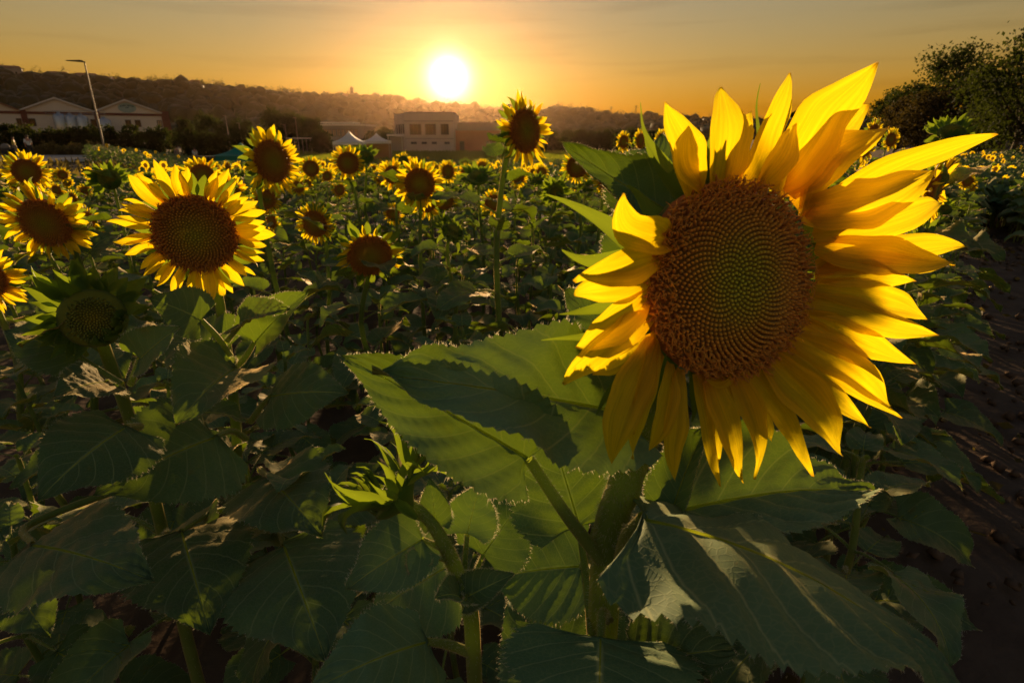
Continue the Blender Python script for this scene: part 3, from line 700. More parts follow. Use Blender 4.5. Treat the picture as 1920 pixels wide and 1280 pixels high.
# base x,y  tip x,y  width(px)  tip height off the disc plane  bulge  sideways bow(px)  twist
HP = [
    (1295, 372, 1250, 193, 74, .005, .012, -14, .2), (1338, 352, 1362, 153, 96, -.01, .012, -12, .1), (1318, 352, 1288, 232, 52, .03, .018, 24, .6),
    (1392, 346, 1467, 142, 76, .0, .015, -20, -.2), (1366, 348, 1418, 205, 48, -.02, .0, 16, .0), (1452, 346, 1609, 120, 118, .012, .018, -22, .35),
    (1420, 345, 1500, 230, 58, .015, .016, -12, .3), (1478, 352, 1628, 190, 96, -.014, .008, 10, -.15), (1500, 368, 1590, 285, 66, -.012, .004, 6, 0),
    (1515, 384, 1745, 330, 96, .004, .018, -26, .3), (1530, 402, 1822, 264, 62, -.014, .0, 34, -.3), (1522, 392, 1688, 230, 78, .020, .010, 62, .9),
    (1540, 428, 1797, 380, 68, .0, .012, -10, .1), (1545, 458, 1768, 484, 74, .008, .016, -18, .2), (1548, 500, 1834, 468, 66, -.008, .010, 30, -.1),
    (1545, 512, 1700, 520, 56, .012, .010, 0, .1), (1538, 540, 1776, 604, 62, -.006, .010, 16, -.1), (1520, 572, 1724, 630, 64, .006, .012, 14, .1), (1512, 600, 1692, 682, 56, -.004, .008, 12, -.1),
    (1500, 612, 1640, 700, 50, -.012, .004, 8, .1), (1484, 640, 1710, 764, 70, .004, .010, 16, .15), (1462, 660, 1622, 796, 54, -.008, .008, -8, .1),
    (1436, 680, 1568, 842, 86, .004, .012, 14, -.1), (1400, 696, 1512, 882, 58, -.004, .01, 20, .2), (1372, 704, 1440, 908, 60, .004, .012, 16, .1),
    (1352, 708, 1448, 830, 50, -.012, .004, 6, 0), (1325, 710, 1386, 900, 62, .0, .012, 14, -.2), (1298, 712, 1348, 915, 36, -.006, .008, 6, .2),
    (1266, 700, 1268, 898, 52, .004, .010, -10, -.2), (1232, 668, 1196, 868, 58, .012, .016, -24, .3), (1248, 690, 1232, 856, 46, .004, .012, 10, -.3), (1216, 650, 1178, 806, 54, .006, .012, 8, .4), (1222, 640, 1150, 872, 82, .018, .018, -14, -.2),
    (1208, 590, 1058, 722, 74, .022, .016, -10, .3), (1202, 560, 1078, 650, 74, .014, .018, 12, -.1), (1212, 520, 1082, 562, 66, .02, .018, -8, .3),
    (1232, 480, 1094, 536, 84, .034, .020, -22, .5), (1256, 446, 1152, 372, 78, .045, .030, 34, .9), (1216, 640, 1112, 700, 50, -.004, .01, 8, -.2),
    (1380, 706, 1330, 712, 20, .022, .012, 18, .6)]
HP2 = []
for k in (14, 20, 26):
    p, q = HP[k], HP[k + 1]; f = .86 + .1 * math.sin(k * 2.3); m = [(p[i] + q[i]) / 2 for i in range(9)]
    HP2.append((m[0], m[1], m[0] + (m[2] - m[0]) * f, m[3] * f + m[1] * (1 - f), m[4] * .6, m[5] - .016, m[6] * .5, m[7] + 10 * math.sin(k * 4.1), .8 * math.sin(k * 1.9)))
for k, (bx_, by_, tx, ty, wp, h, bu, lat, tw) in enumerate(HP + HP2):
    c = np.array([1372., 527.]); b = np.array([bx_, by_]); b = c + (b - c) * (.90 if bx_ > 1480 else .94)
    B0 = hit(b[0], b[1], -.004 - .004 * (k % 2)); B2 = hit(tx, ty, h)
    dv = np.array([tx - bx_, ty - by_], float); pl = np.linalg.norm(dv); pr = np.array([dv[1], -dv[0]]) / pl
    mx = np.array([bx_ + tx, by_ + ty]) / 2 + pr * lat; B1 = hit(mx[0], mx[1], h * .3 + bu)
    B1 = B1 * 1.3 - (B0 + B2) * .15
    dep = proj((B0 + B2) / 2)[2]
    g = ribbon(B0, B1, B2, wp * .9 * dep / F, HN, tw * 1.5 + .35 * math.sin(k * 3.7), .35 + .25 * math.sin(k * 2.1), seed=k, ripple=.12)
    headchild('petal', g, M_PETAL)
# green bracts behind the petals
HB = [(1245, 300, 1192, 195, 15, -.03, 14), (1180, 470, 1024, 362, 30, -.03, -18), (1190, 492, 1054, 470, 40, -.02, 10), (1150, 568, 1034, 588, 20, .0, 8), (1140, 620, 1028, 640, 18, .01, 10),
      (1210, 660, 1116, 784, 30, .01, -14), (1260, 430, 1172, 350, 46, -.03, 8), (1432, 330, 1440, 150, 14, -.04, 16), (1330, 330, 1352, 165, 16, -.04, -10), (1520, 430, 1570, 402, 44, -.02, 4),
      (1525, 480, 1590, 476, 40, -.02, 0), (1520, 560, 1600, 552, 44, -.02, 0), (1500, 352, 1560, 340, 40, -.02, 0), (1470, 660, 1540, 740, 40, -.02, 4), (1300, 700, 1300, 790, 36, -.02, 0), (1350, 700, 1380, 800, 34, -.02, 0),
      (1240, 680, 1188, 800, 30, -.006, 6), (1300, 380, 1200, 262, 40, -.06, 10), (1420, 700, 1470, 790, 36, -.02, 3), (1330, 340, 1310, 262, 44, -.03, 0), (1290, 360, 1330, 260, 40, -.03, 0)]
for k, (bx_, by_, tx, ty, wp, h, lat) in enumerate(HB):
    c = np.array([1372., 527.]); b = c + (np.array([bx_, by_]) - c) * .9
    B0 = hit(b[0], b[1], -.016); B2 = hit(tx, ty, h); dv = np.array([tx - bx_, ty - by_], float); pr = np.array([dv[1], -dv[0]]) / np.linalg.norm(dv)
    mx = (b + [tx, ty]) / 2 + pr * lat * 1.3; B1 = hit(mx[0], mx[1], -.02 + h * .4)
    g = ribbon(B0, B1, B2, wp * .52 / F * 1.5, HN, .3 * math.sin(k), .5, taper=[1., .95, .55, .22, .05], nu=12, nv=4, seed=50 + k, ripple=.03)
    headchild('bract', g, M_BRACT)
# stem
hs_path = catmull([hroot, hroot + [.004, -.003, .55], P(1135, 1090, .60), P(1172, 905, .575), P(1215, 770, .58), HC - HN * .105, HC - HN * .06], 34) - hroot
hs_rad = np.interp(np.linspace(0, 1, 34), [0, .45, .6, .9, 1], [.0165, .0165, .0175, .0150, .017])
st = tube(hs_path, hs_rad * (1 + .04 * np.sin(np.arange(34) * 1.7)), 20); _c = np.repeat(hs_path, 20, 0); st = (_c + (st[0] - _c) * np.where(np.arange(len(_c)) % 2, 1.05, .93)[:, None], st[1], st[2])
stem = ob('stem', mk('stem', [st[:2] + (0, st[2])], [M_STEM]), hero)
hv, hf = tube_hair(hs_path[8:], hs_rad[8:], 7000, .0055)
ob('stem_hairs', mk('stem_hairs', [(hv, hf, 0, None)], [M_HAIR], False), stem, kind='stuff')

BIG = []
def leaf_px(parent, org, base, tip, wpx, hint, droop=.5, cup=.3, wave=.03, seed=0, pet=None, prad=.0045, nu=104, nv=16, teeth=.10, vr=1., twist=0.):
    """one big leaf: base and tip as (px, py, depth), pet = list of (px, py, depth) from the stem to the base"""
    B = P(*base); Tp = P(*tip); S0 = leaf_surface(1., 1., droop, cup, wave, seed, 0., teeth, 26, twist)
    t0 = S0(np.array([1.]), np.array([0.]), False)[0]; ch = Tp - B; Lc = np.linalg.norm(ch); f1 = nz(ch); hint = np.asarray(hint, float)
    f3 = nz(hint - f1 * np.dot(hint, f1)); fx = np.cross(f1, f3)
    e1 = nz(t0); ex = np.array([1., 0, 0]); e3 = np.cross(ex, e1)
    sc = Lc / np.linalg.norm(t0); dm = (base[2] + tip[2]) / 2; Wm = wpx * dm / F
    A = np.stack([fx, f1, f3], 1) @ np.stack([ex, e1, e3], 0)
    def S(u, v, edge=True):
        q = S0(u, v, edge) * sc; q[..., 0] *= Wm / sc; q = q @ A.T + B; return q - org
    V, Fc, UV = grid(nu, nv, S)
    o = ob('leaf', mk('leaf', [(V, Fc, 0, UV)], [M_LEAFH if parent in BIG else M_LEAF]), parent)
    ob('leaf_veins', mk('leaf_veins', vein_parts(S, Lc, Lc * .0095 * vr, 7, 6, 0), [M_VEIN]), o)
    hv, hf = margin_hair(S, 500, .0035); ob('margin_hairs', mk('margin_hairs', [(hv, hf, 0, None)], [M_HAIR], False), o, kind='stuff')
    if pet:
        pp = catmull([P(*q) for q in pet] + [B], 14) - org; rd = np.linspace(prad * 1.25, prad * .85, 14)
        t = tube(pp, rd, 8); h2 = tube_hair(pp, rd, 420, .003)
        ob('petiole', mk('petiole', [t[:2] + (0, t[2]), h2 + (1, None)], [M_STEM, M_HAIR]), o)
    return o
TOC = lambda px, py: -nz(ray(px, py))            # towards the camera
def hint(px, py, up=0., right=0.): return TOC(px, py) + np.array([right, 0, up])
BIG.append(hero)
HL = lambda *a, **k: leaf_px(hero, hroot, *a, **k)
# upper leaf reaching left in front of the field
HL((1168, 772, .575), (698, 700, .50), 285, hint(930, 700, .45, -.1), droop=.30, cup=.22, wave=.055, seed=2, pet=[(1180, 905, .575), (1182, 830, .58)], twist=-.25)
# the leaf under it
HL((990, 858, .55), (640, 668, .53), 225, hint(800, 780, .15, .1), droop=.45, cup=.38, wave=.06, seed=5, pet=[(1128, 1050, .58), (1062, 965, .565)], prad=.0062, twist=.35)
# great leaf at the lower right
HL((1205, 968, .50), (1800, 1300, .43), 560, (0.0, .30, 1.), droop=.75, cup=-.22, wave=.03, seed=8, pet=[(1160, 1075, .585), (1172, 1010, .53)], prad=.006, twist=-.1)
# leaf hanging behind the stem, facing the camera
HL((1086, 985, .66), (1020, 770, .70), 230, hint(1060, 880, .25, -.2), droop=-.2, cup=.12, wave=.03, seed=11, pet=[(1110, 1190, .61), (1100, 1090, .64)])
# young upright leaves under the head at the right
HL((1262, 950, .585), (1330, 790, .62), 110, hint(1300, 860, .1, -.5), droop=.5, cup=.6, wave=.04, seed=12, pet=[(1160, 1055, .585), (1215, 985, .58)])
HL((1275, 955, .60), (1620, 930, .74), 210, hint(1450, 930, .9, .1), droop=.6, cup=.3, wave=.04, seed=13, pet=[(1162, 1040, .585), (1220, 985, .59)])
# dark leaves at the foot
HL((1126, 1195, .55), (1120, 1420, .47), 380, hint(1120, 1290, .9), droop=.8, cup=-.1, wave=.03, seed=14, pet=[(1140, 1160, .60), (1130, 1150, .57)])
HL((1100, 1290, .62), (960, 1110, .72), 260, hint(1010, 1200, .45), droop=.4, cup=.2, wave=.03, seed=15, pet=[(1135, 1220, .61), (1130, 1300, .61)])
HL((1200, 1245, .58), (1390, 1215, .52), 190, hint(1300, 1240, .6), droop=.6, cup=.2, wave=.03, seed=16, pet=[(1140, 1235, .61), (1170, 1230, .6)])
HL((1090, 1060, .66), (930, 1085, .74), 200, hint(1000, 1060, .55), droop=.5, cup=.2, wave=.03, seed=17, pet=[(1140, 1120, .60), (1120, 1080, .63)])
HL((1205, 1000, .64), (1360, 1090, .72), 190, hint(1280, 1040, .5), droop=.5, cup=.2, wave=.03, seed=18, pet=[(1165, 1060, .60), (1180, 1020, .63)])
# leaves behind the head, upper left
HL((1262, 400, .60), (1052, 266, .60), 150, hint(1150, 330, -.2, .75), droop=-.5, cup=.75, wave=.06, seed=19, pet=[(1250, 700, .60), (1265, 520, .62)])
HL((1215, 395, .61), (1240, 255, .64), 175, hint(1210, 320, .1, -.15), droop=.2, cup=.25, wave=.05, seed=20, pet=[(1240, 720, .60), (1215, 540, .62)])
HL((1190, 500, .61), (1185, 350, .60), 120, hint(1190, 430, 0, -.3), droop=.3, cup=.3, wave=.05, seed=21, pet=[(1235, 730, .6), (1205, 590, .61)])
HL((1200, 690, .60), (1060, 545, .66), 150, hint(1120, 620, .3, -.2), droop=.4, cup=.3, wave=.05, seed=22, pet=[(1190, 850, .578), (1195, 770, .60)])

# ------------------------------------------------------------------ nodding bud in front of the big leaf
lroot = np.array([*P(880, 1130, .64)[:2], 0.]); lroot[2] = float(terr(*lroot[:2]))
low = root('sunflower', lroot, 'low unopened sunflower bud with spiky bracts, turned sideways under the big leaf', 'sunflower')
lp = catmull([lroot, lroot + [0, 0, .45], P(888, 1225, .645), P(866, 1100, .63), P(825, 1005, .615), P(785, 955, .61), P(752, 938, .605)], 26) - lroot
lr = np.interp(np.linspace(0, 1, 26), [0, .6, .8, 1], [.010, .0085, .0062, .0055]); t = tube(lp, lr, 10); h2 = tube_hair(lp[6:], lr[6:], 1800, .004)
ls_ = ob('stem', mk('stem', [t[:2] + (0, t[2])], [M_STEM]), low)
ob('stem_hairs', mk('stem_hairs', [h2 + (0, None)], [M_HAIR], False), ls_, kind='stuff')
bn = nz(np.array([-.78, .10, .62])); bm = TM(P(732, 922, .60) - lroot) @ rot_to(bn)
bh = ob('flower_head', RECEPTB.copy(), low, bm); bh.data.transform(SM(.030))
for nm, me, m, kd in head_spec(.030, .03, 'bud', 77):
    if nm == 'bract': m = m @ Matrix.Diagonal((1.0, 2.2, 2.0, 1))
    c = ob(nm, me, bh, m)
    if kd: c['kind'] = kd
BIG.append(low)
LLo = lambda *a, **k: leaf_px(low, lroot, *a, **k)
LLo((792, 1010, .61), (652, 1104, .60), 150, hint(730, 1040, .8), droop=.5, cup=.25, seed=31, pet=[(835, 1030, .62)], prad=.003, nu=80, nv=12)
LLo((800, 1202, .62), (575, 1300, .53), 210, hint(690, 1220, .8, .1), droop=.8, cup=-.15, seed=32, pet=[(880, 1222, .645), (840, 1208, .635)], prad=.005, nu=80, nv=12)
LLo((872, 1120, .62), (965, 1075, .62), 92, hint(910, 1100, .35), droop=.4, cup=.6, seed=33, pet=[(868, 1118, .63)], prad=.003, nu=72, nv=10)
LLo((862, 1118, .61), (815, 1120, .57), 80, hint(850, 1110, .9), droop=.7, cup=.4, seed=34, pet=[(868, 1115, .63)], prad=.003, nu=72, nv=10)
LLo((818, 985, .62), (806, 895, .63), 74, hint(810, 930, .2), droop=.3, cup=.5, seed=35, pet=[(838, 1030, .62)], prad=.0028, nu=72, nv=10)
LLo((876, 1000, .64), (900, 905, .66), 110, hint(880, 950, .2), droop=.3, cup=.35, seed=36, pet=[(868, 1110, .635), (872, 1050, .64)], prad=.003, nu=72, nv=10)
LLo((905, 1040, .68), (985, 930, .72), 150, hint(950, 980, .2), droop=.3, cup=.3, seed=37, pet=[(880, 1130, .645), (890, 1080, .66)], prad=.003, nu=72, nv=10)
LLo((840, 1060, .70), (700, 1150, .72), 220, hint(760, 1100, .6), droop=.4, cup=.2, seed=38, pet=[(876, 1120, .645)], prad=.003, nu=72, nv=10)
LLo((790, 1040, .60), (772, 1085, .585), 52, hint(785, 1060, .5), droop=.6, cup=.4, seed=39, pet=[(845, 1050, .62)], prad=.0025, nu=24, nv=8)

# ------------------------------------------------------------------ the named flowers of the near rows
NAMED = [  # px, py, depth, disc radius m, petal length m, yaw, pitch, kind, leaves, stem radius, label
    (366, 440, 1.18, .082, .082, 16, -6, 'open', 0, .0125, 'second largest sunflower, full yellow ring round a dark disc, left of the field'),
    (84, 418, 2.05, .088, .085, 6, -14, 'open', 10, .013, 'sunflower at the left edge turned away so that its dark back shows'),
    (50, 322, 3.3, .072, .07, 28, 0, 'open', 9, .011, 'upright sunflower in front of the pale road and two walkers'),
    (380, 330, 3.3, .068, .065, 18, 0, 'open', 9, .011, 'sunflower peeping over the top of the second largest one'),
    (431, 358, 3.7, .062, .07, 22, 12, 'half', 9, .011, 'half opened sunflower right behind the second largest one'),
    (511, 303, 2.55, .094, .085, 60, 6, 'open', 8, .0125, 'tall sunflower beside the teal tent, facing away to the right'),
    (583, 316, 5.3, .075, .055, 10, 0, 'open', 8, .011, 'small sunflower with a broad dark disc and short petals, right of the teal tent'),
    (652, 306, 3.9, .075, .065, 6, 0, 'open', 8, .011, 'sunflower standing below the larger white tent'),
    (686, 293, 4.3, .060, .0, 20, 40, 'bud', 8, .010, 'spiky green bud standing below the smaller white tent'),
    (736, 328, 4.4, .070, .075, -10, 0, 'open', 8, .011, 'sunflower partly hidden behind the one under the sun'),
    (757, 302, 7.2, .070, .06, 170, 10, 'open', 8, .010, 'small sunflower seen from behind below the white block building'),
    (787, 345, 2.95, .080, .072, 10, -4, 'open', 10, .011, 'round sunflower in mid field straight below the setting sun'),
    (590, 420, 3.05, .072, .06, -12, -4, 'open', 9, .011, 'sunflower facing left in the midst of the leaves, short petals'),
    (694, 480, 2.25, .088, .07, 16, -18, 'half', 10, .012, 'nodding half opened sunflower with petals only along its top'),
    (850, 432, 2.5, .052, .0, 60, 55, 'bud', 9, .010, 'green bud turned up sideways among leaves left of the tall one'),
    (896, 330, 4.3, .085, .0, 0, 62, 'bud', 8, .011, 'broad flat green bud facing the sky left of the tall one'),
    (985, 246, 2.35, .088, .085, 46, 4, 'open', 11, .0135, 'tallest sunflower, its head reaching above the hills right of the sun'),
    (1082, 313, 4.0, .078, .055, -4, -6, 'open', 9, .011, 'sunflower with a dark round disc right of the tallest one'),
    (1041, 361, 4.3, .068, .0, 0, 5, 'bud', 8, .010, 'round dark bud low down right of the tallest one'),
    (1146, 334, 3.6, .085, .06, 15, -16, 'open', 9, .011, 'nodding sunflower half hidden by the upper leaf of the huge one'),
    (175, 598, .98, .052, .0, 34, 6, 'bud', 7, .0125, 'large closed green bud ringed by pointed bracts at the left'),
    (205, 336, 3.6, .066, .0, 24, 10, 'bud', 9, .010, 'green bud standing between the road flower and the second largest one'),
    (-34, 528, 2.1, .075, .085, 34, 0, 'open', 8, .012, 'sunflower cut off by the left edge, only petal tips showing'),
    (1785, 246, 1.85, .040, .0, -30, 50, 'bud', 10, .012, 'spiky green bud seen from below beside the path, against the dark trees'),
    (1752, 356, 1.95, .070, .085, 42, -6, 'open', 10, .012, 'sunflower in side view behind the right-hand petals of the huge one'),
    (1742, 452, 1.75, .05, .0, 40, 30, 'bud', 10, .012, 'lower green bud at the path edge behind the huge sunflower'),
]
named_px = []
plants_xy = [tuple(hroot[:2]), tuple(lroot[:2])]
keep = {}
for k, (px, py, d, Rd, PL, yaw, pit, kind, nl, sr, lab) in enumerate(NAMED):
    h = P(px, py, d); n = facing(yaw, pit); off = n * np.array([1, 1, 0]) * .10 + np.array([rng.normal(0, .02), rng.normal(0, .02), 0])
    rt = np.array([h[0] - off[0], h[1] - off[1], 0.]); rt[2] = float(terr(rt[0], rt[1]))
    sp = plant_spec(h[2] - rt[2], n, Rd, PL, kind, 100 + k, nl + (3 if nl else 0), 1, (off[0], off[1]), sr)
    keep[k] = (place(sp, TM(rt), lab), rt)
    named_px.append((px, py, (Rd + PL) * F / d * 1.1 + 6, d)); plants_xy.append((rt[0], rt[1]))
named_px.append((1370, 520, 300, .52))
# hand-set leaves of the second largest flower and of the big bud
r2, o2 = keep[0]
L2 = lambda *a, **k: leaf_px(r2, o2, *a, nu=80, nv=12, **k)
L2((440, 690, 1.20), (330, 800, 1.02), 190, hint(400, 730, .9), droop=.7, cup=.45, seed=41, pet=[(438, 672, 1.22)], prad=.006)
L2((508, 742, 1.20), (655, 738, 1.16), 150, hint(570, 720, .8, .1), droop=.5, cup=-.1, seed=42, pet=[(470, 790, 1.26), (490, 762, 1.23)], prad=.006)
L2((478, 640, 1.22), (578, 548, 1.24), 110, hint(520, 590, .3, -.5), droop=.5, cup=.5, seed=43, pet=[(440, 690, 1.25), (460, 670, 1.23)], prad=.006)
L2((450, 610, 1.16), (545, 580, 1.06), 90, hint(500, 590, .9), droop=.4, cup=.3, seed=44, pet=[(425, 640, 1.22)], prad=.005)
L2((405, 818, 1.16), (175, 930, .98), 250, hint(300, 860, .75, .1), droop=.6, cup=-.1, seed=45, pet=[(462, 822, 1.28), (435, 808, 1.22)], prad=.006)
L2((504, 895, 1.22), (606, 1008, 1.06), 200, hint(550, 920, .6), droop=.5, cup=.1, seed=46, pet=[(488, 880, 1.30)], prad=.006)
L2((378, 600, 1.18), (280, 560, 1.12), 120, hint(320, 580, .8), droop=.5, cup=.3, seed=47, pet=[(432, 668, 1.24), (408, 632, 1.2)], prad=.006)
L2((420, 660, 1.28), (310, 640, 1.34), 150, hint(360, 640, .6), droop=.5, cup=.2, seed=48, pet=[(436, 690, 1.25)], prad=.006)
L2((532, 1022, 1.12), (612, 1240, .94), 290, hint(560, 1110, .55), droop=.5, cup=-.1, seed=49, pet=[(500, 960, 1.34), (520, 985, 1.22)], prad=.006)
L2((340, 995, 1.12), (395, 1190, .96), 240, hint(350, 1080, .55), droop=.5, cup=-.1, seed=50, pet=[(490, 940, 1.33), (400, 960, 1.22)], prad=.006)
r3, o3 = keep[20]
L3 = lambda *a, **k: leaf_px(r3, o3, *a, nu=80, nv=12, **k)
L3((262, 672, 1.0), (340, 612, .98), 100, hint(300, 640, .3, -.3), droop=.4, cup=.5, seed=51, pet=[(245, 720, 1.03)], prad=.005)
L3((200, 715, .98), (100, 745, .88), 110, hint(150, 730, .9), droop=.6, cup=.2, seed=52, pet=[(240, 740, 1.03)], prad=.005)
L3((150, 670, 1.02), (10, 620, 1.0), 130, hint(70, 640, .6), droop=.5, cup=.3, seed=53, pet=[(228, 720, 1.03)], prad=.005)
L3((235, 800, .98), (70, 940, .84), 200, hint(140, 860, .8), droop=.7, cup=-.1, seed=54, pet=[(262, 800, 1.06)], prad=.006)
L3((60, 1020, .90), (290, 1090, .80), 230, hint(180, 1050, .7), droop=.5, cup=-.1, seed=55, pet=[(270, 900, 1.1), (60, 980, 1.0)], prad=.006)

# ------------------------------------------------------------------ the rows behind: single plants, then the mass
PROTO = []
for k in range(12):
    kd = ['open', 'open', 'open', 'open', 'open', 'half', 'bud', 'open', 'none', 'none', 'none', 'bud'][k]
    n = facing([0, 12, -15, 5, -8, 10, 0, 30, 0, 0, 0, 20][k], [0, -10, 4, -5, 8, -15, 30, 0, 0, 0, 0, 50][k])
    PROTO.append((plant_spec(1.2, n, .075 if kd != 'bud' else .055, .07, kd, 300 + k, 13 if k < 8 else 15, 2, (n[0] * .1, n[1] * .1), .0105, zmin=.25, zmax=.95, lscale=1.1), kd, n))
for k in range(4):
    n = facing(0, 60); PROTO.append((plant_spec(1.2, n, .03, .03, 'none', 340 + k, 17, 1, (.02, 0), .0105, zmin=.25, zmax=.99, lscale=1.1), 'none', n))
def inpath(x, y):
    s = x - (.83 * y - .30); return 0 < s < 2.1 - 1.35 * float(sm(5, 8.5, y)) and y < 10.5
SMALL = [(108, 356, 7.5), (160, 357, 8), (28, 346, 7.8), (842, 322, 6.2), (872, 322, 8), (1200, 264, 7.6), (1172, 266, 8.5), (1637, 250, 6.5), (1618, 278, 6.2), (1222, 300, 6.5), (640, 356, 6.5), (712, 332, 7.0), (560, 350, 6.5), (1105, 300, 7.5),
         (1668, 262, 8), (1240, 262, 8.5), (300, 330, 8), (260, 345, 7), (905, 312, 9), (820, 318, 9), (135, 372, 6.5), (70, 366, 6.5), (1690, 300, 7), (615, 330, 8)]
ANCH = ['the second largest sunflower', 'the turned-away left edge sunflower', 'the sunflower before the pale road', 'the sunflower peeping over the second largest', 'the half opened one behind the second largest', 'the tall sunflower beside the teal tent', 'the short-petalled sunflower by the teal tent', 'the sunflower below the larger white tent', 'the bud below the smaller white tent', 'the sunflower half hidden under the sun', 'the small sunflower seen from behind', 'the round sunflower straight below the sun', 'the left-facing sunflower amid the leaves', 'the nodding half opened sunflower', 'the sideways bud by the tallest sunflower', 'the flat sky-facing bud', 'the tallest sunflower', 'the dark-disc sunflower by the tallest', 'the round dark bud', 'the nodding sunflower by the upper leaf', 'the large closed green bud', 'the green bud near the road flower', 'the sunflower cut by the left edge', 'the bud against the dark trees', 'the side-view sunflower at the right', 'the lower bud at the path edge', 'the huge sunflower']
ORD = ['next', 'second', 'third', 'fourth', 'fifth', 'sixth', 'seventh', 'eighth', 'ninth', 'tenth', 'eleventh', 'twelfth', 'thirteenth', 'fourteenth', 'fifteenth', 'sixteenth', 'seventeenth', 'eighteenth', 'nineteenth', 'twentieth', 'farthest']
buckets = {}
def relabel(o, kind, p, d):
    px, py, _ = proj(p); best = min(range(len(ANCH)), key=lambda i: math.hypot(px - named_px[i][0], py - named_px[i][1]) + 25 * abs(math.log(d / named_px[i][3])))
    ax, ay = named_px[best][:2]; dx, dy = px - ax, py - ay
    rel = ('to the right of' if dx > 0 else 'to the left of') if abs(dx) > abs(dy) else ('below' if dy > 0 else 'above')
    buckets.setdefault((kind, rel, best), []).append((math.hypot(dx, dy), o))
def write_labels():
    for (kind, rel, a), l in buckets.items():
        l.sort(key=lambda t: t[0])
        for i, (_, o) in enumerate(l): o['label'] = kind + ', ' + ORD[min(i, 20)] + ' ' + rel + ' ' + ANCH[a]
count = 0
def putproto(k, x, y, s, rz, label, group, sz=None):
    z = float(terr(x, y)); o = place(PROTO[k][0], TM((x, y, z)) @ Matrix.Rotation(rz, 4, 'Z') @ Matrix.Diagonal((s, s, sz or s, 1)), label, 'sunflower', group)
    return o
small_px = []
for k, (px, py, d) in enumerate(SMALL):
    pk = [0, 1, 2, 3, 4, 7][k % 6]; h = P(px, py, d); s = .92; z = float(terr(h[0], h[1])); szc = (h[2] - z) / 1.2
    nn = PROTO[pk][2]; o = putproto(pk, h[0] - nn[0] * .1 * s, h[1] - nn[1] * .1 * s, s, rng.normal(0, .15), 'small open sunflower of the middle rows, yellow ring round a dark centre', 'small open sunflowers of the middle rows', szc)
    relabel(o, 'small open sunflower', h, d)
    plants_xy.append((h[0], h[1])); small_px.append((px, py, 20, d)); count += 1
GRP0 = 'leafy plants along the path edge'
# scattered individuals, nearest first
cand = []
for tries in range(9000):
    y = rng.uniform(.9, 11.5); x = rng.uniform(-1.05, 1.05) * (y + .6)
    if inpath(x, y): continue
    b = x / y
    if y > 9.5 and b < -.62: continue
    cand.append((math.hypot(x, y), x, y))
acc_xy = list(plants_xy); picked = []
for dd, x, y in cand:
    sp_ = .30 if dd < 3 else (.40 if dd < 6 else .55)
    if math.hypot(x, y) < 1.05: continue
    if any((x - a) ** 2 + (y - b) ** 2 < sp_ ** 2 for a, b in acc_xy): continue
    acc_xy.append((x, y)); picked.append((dd, x, y))
picked.sort()
EDGE = [(.80, 1.12, .92), (1.10, 1.50, .98), (1.02, 1.95, 1.0), (1.45, 1.95, 1.0), (1.85, 2.45, 1.02), (2.3, 2.95, 1.0), (1.75, 3.0, 1.05), (2.75, 3.5, 1.05), (3.25, 4.1, 1.05), (3.8, 4.8, 1.1), (.62, 1.55, .98)]
for k, (x, y, H) in enumerate(EDGE):
    o = place(PROTO[12 + k % 4][0], TM((x, y, float(terr(x, y)))) @ Matrix.Rotation(k * 1.3, 4, 'Z') @ Matrix.Diagonal((.86, .86, H / 1.2, 1)), 'x', 'sunflower', GRP0)
    relabel(o, 'path-edge plant', np.array([x, y, H]), math.hypot(x, y)); count += 1; acc_xy.append((x, y))
picked = [p for p in picked if all((p[1] - e[0]) ** 2 + (p[2] - e[1]) ** 2 > .09 for e in EDGE)]
def blocked(p, rad_px, d):
    px, py, dep = proj(p)
    for (qx, qy, qr, qd) in named_px + small_px:
        if d < qd + .1 and math.hypot(px - qx, py - qy) < qr + rad_px: return True
    return False
GRP = ['leafy unopened sunflower plants of the near rows', 'open sunflowers scattered in the middle rows', 'sunflowers beyond the path at the right']
LAB = ['leafy sunflower plant without an open flower, hemmed in by its neighbours', 'sunflower of the crowded middle rows, head held just above the leaves', 'sunflower of the separate block right of the earth path']
for dd, x, y in picked:
    if count > 262: break
    right = x > .83 * y + .3 and y > 5
    qx_ = proj(np.array([x, y, .9]))[0]
    if not -70 < qx_ < 1990: continue
    if dd < 2.6: H = rng.uniform(.78, .98); pool = [12, 13, 14, 15]
    elif dd < 4.2: H = rng.uniform(.88, 1.08); pool = [8, 9, 10, 8, 9, 11, 6]
    else: H = rng.uniform(.95, 1.2); pool = [0, 1, 2, 3, 4, 5, 6, 7, 8, 10, 8, 9, 11, 10, 9, 8, 6, 11]
    if x / y < -.6 and dd > 5: H *= .9
    if right: H = rng.uniform(.95, 1.15); pool = [8, 9, 10, 3, 11]
    k = pool[rng.integers(len(pool))]; s = H / 1.2; ok = False
    for _ in range(4):
        if blocked(np.array([x, y, float(terr(x, y)) + H]), .15 * F / dd, dd): H -= .14; k = ([12, 13, 14] if dd < 2.6 else [8, 9, 10])[rng.integers(3)]
        else: ok = True; break
    if not ok: continue
    s = max(.72, H / 1.2)
    gi = 2 if right else (0 if PROTO[k][1] in ('none', 'bud') else 1)
    o = putproto(k, x, y, s * rng.uniform(.95, 1.1), rng.normal(0, .42) if PROTO[k][1] not in ('none',) else rng.uniform(0, 6.28), LAB[gi], GRP[gi], H / 1.2)
    relabel(o, [{'none': 'leafy flowerless plant', 'bud': 'budding plant'}.get(PROTO[k][1], 'plant'), 'open mid-field sunflower', 'plant beyond the path'][gi], np.array([x, y, float(terr(x, y)) + H]), dd)
    count += 1
last_d = dd
write_labels()
print('individual scattered plants', count, 'to', round(last_d, 2), 'm')

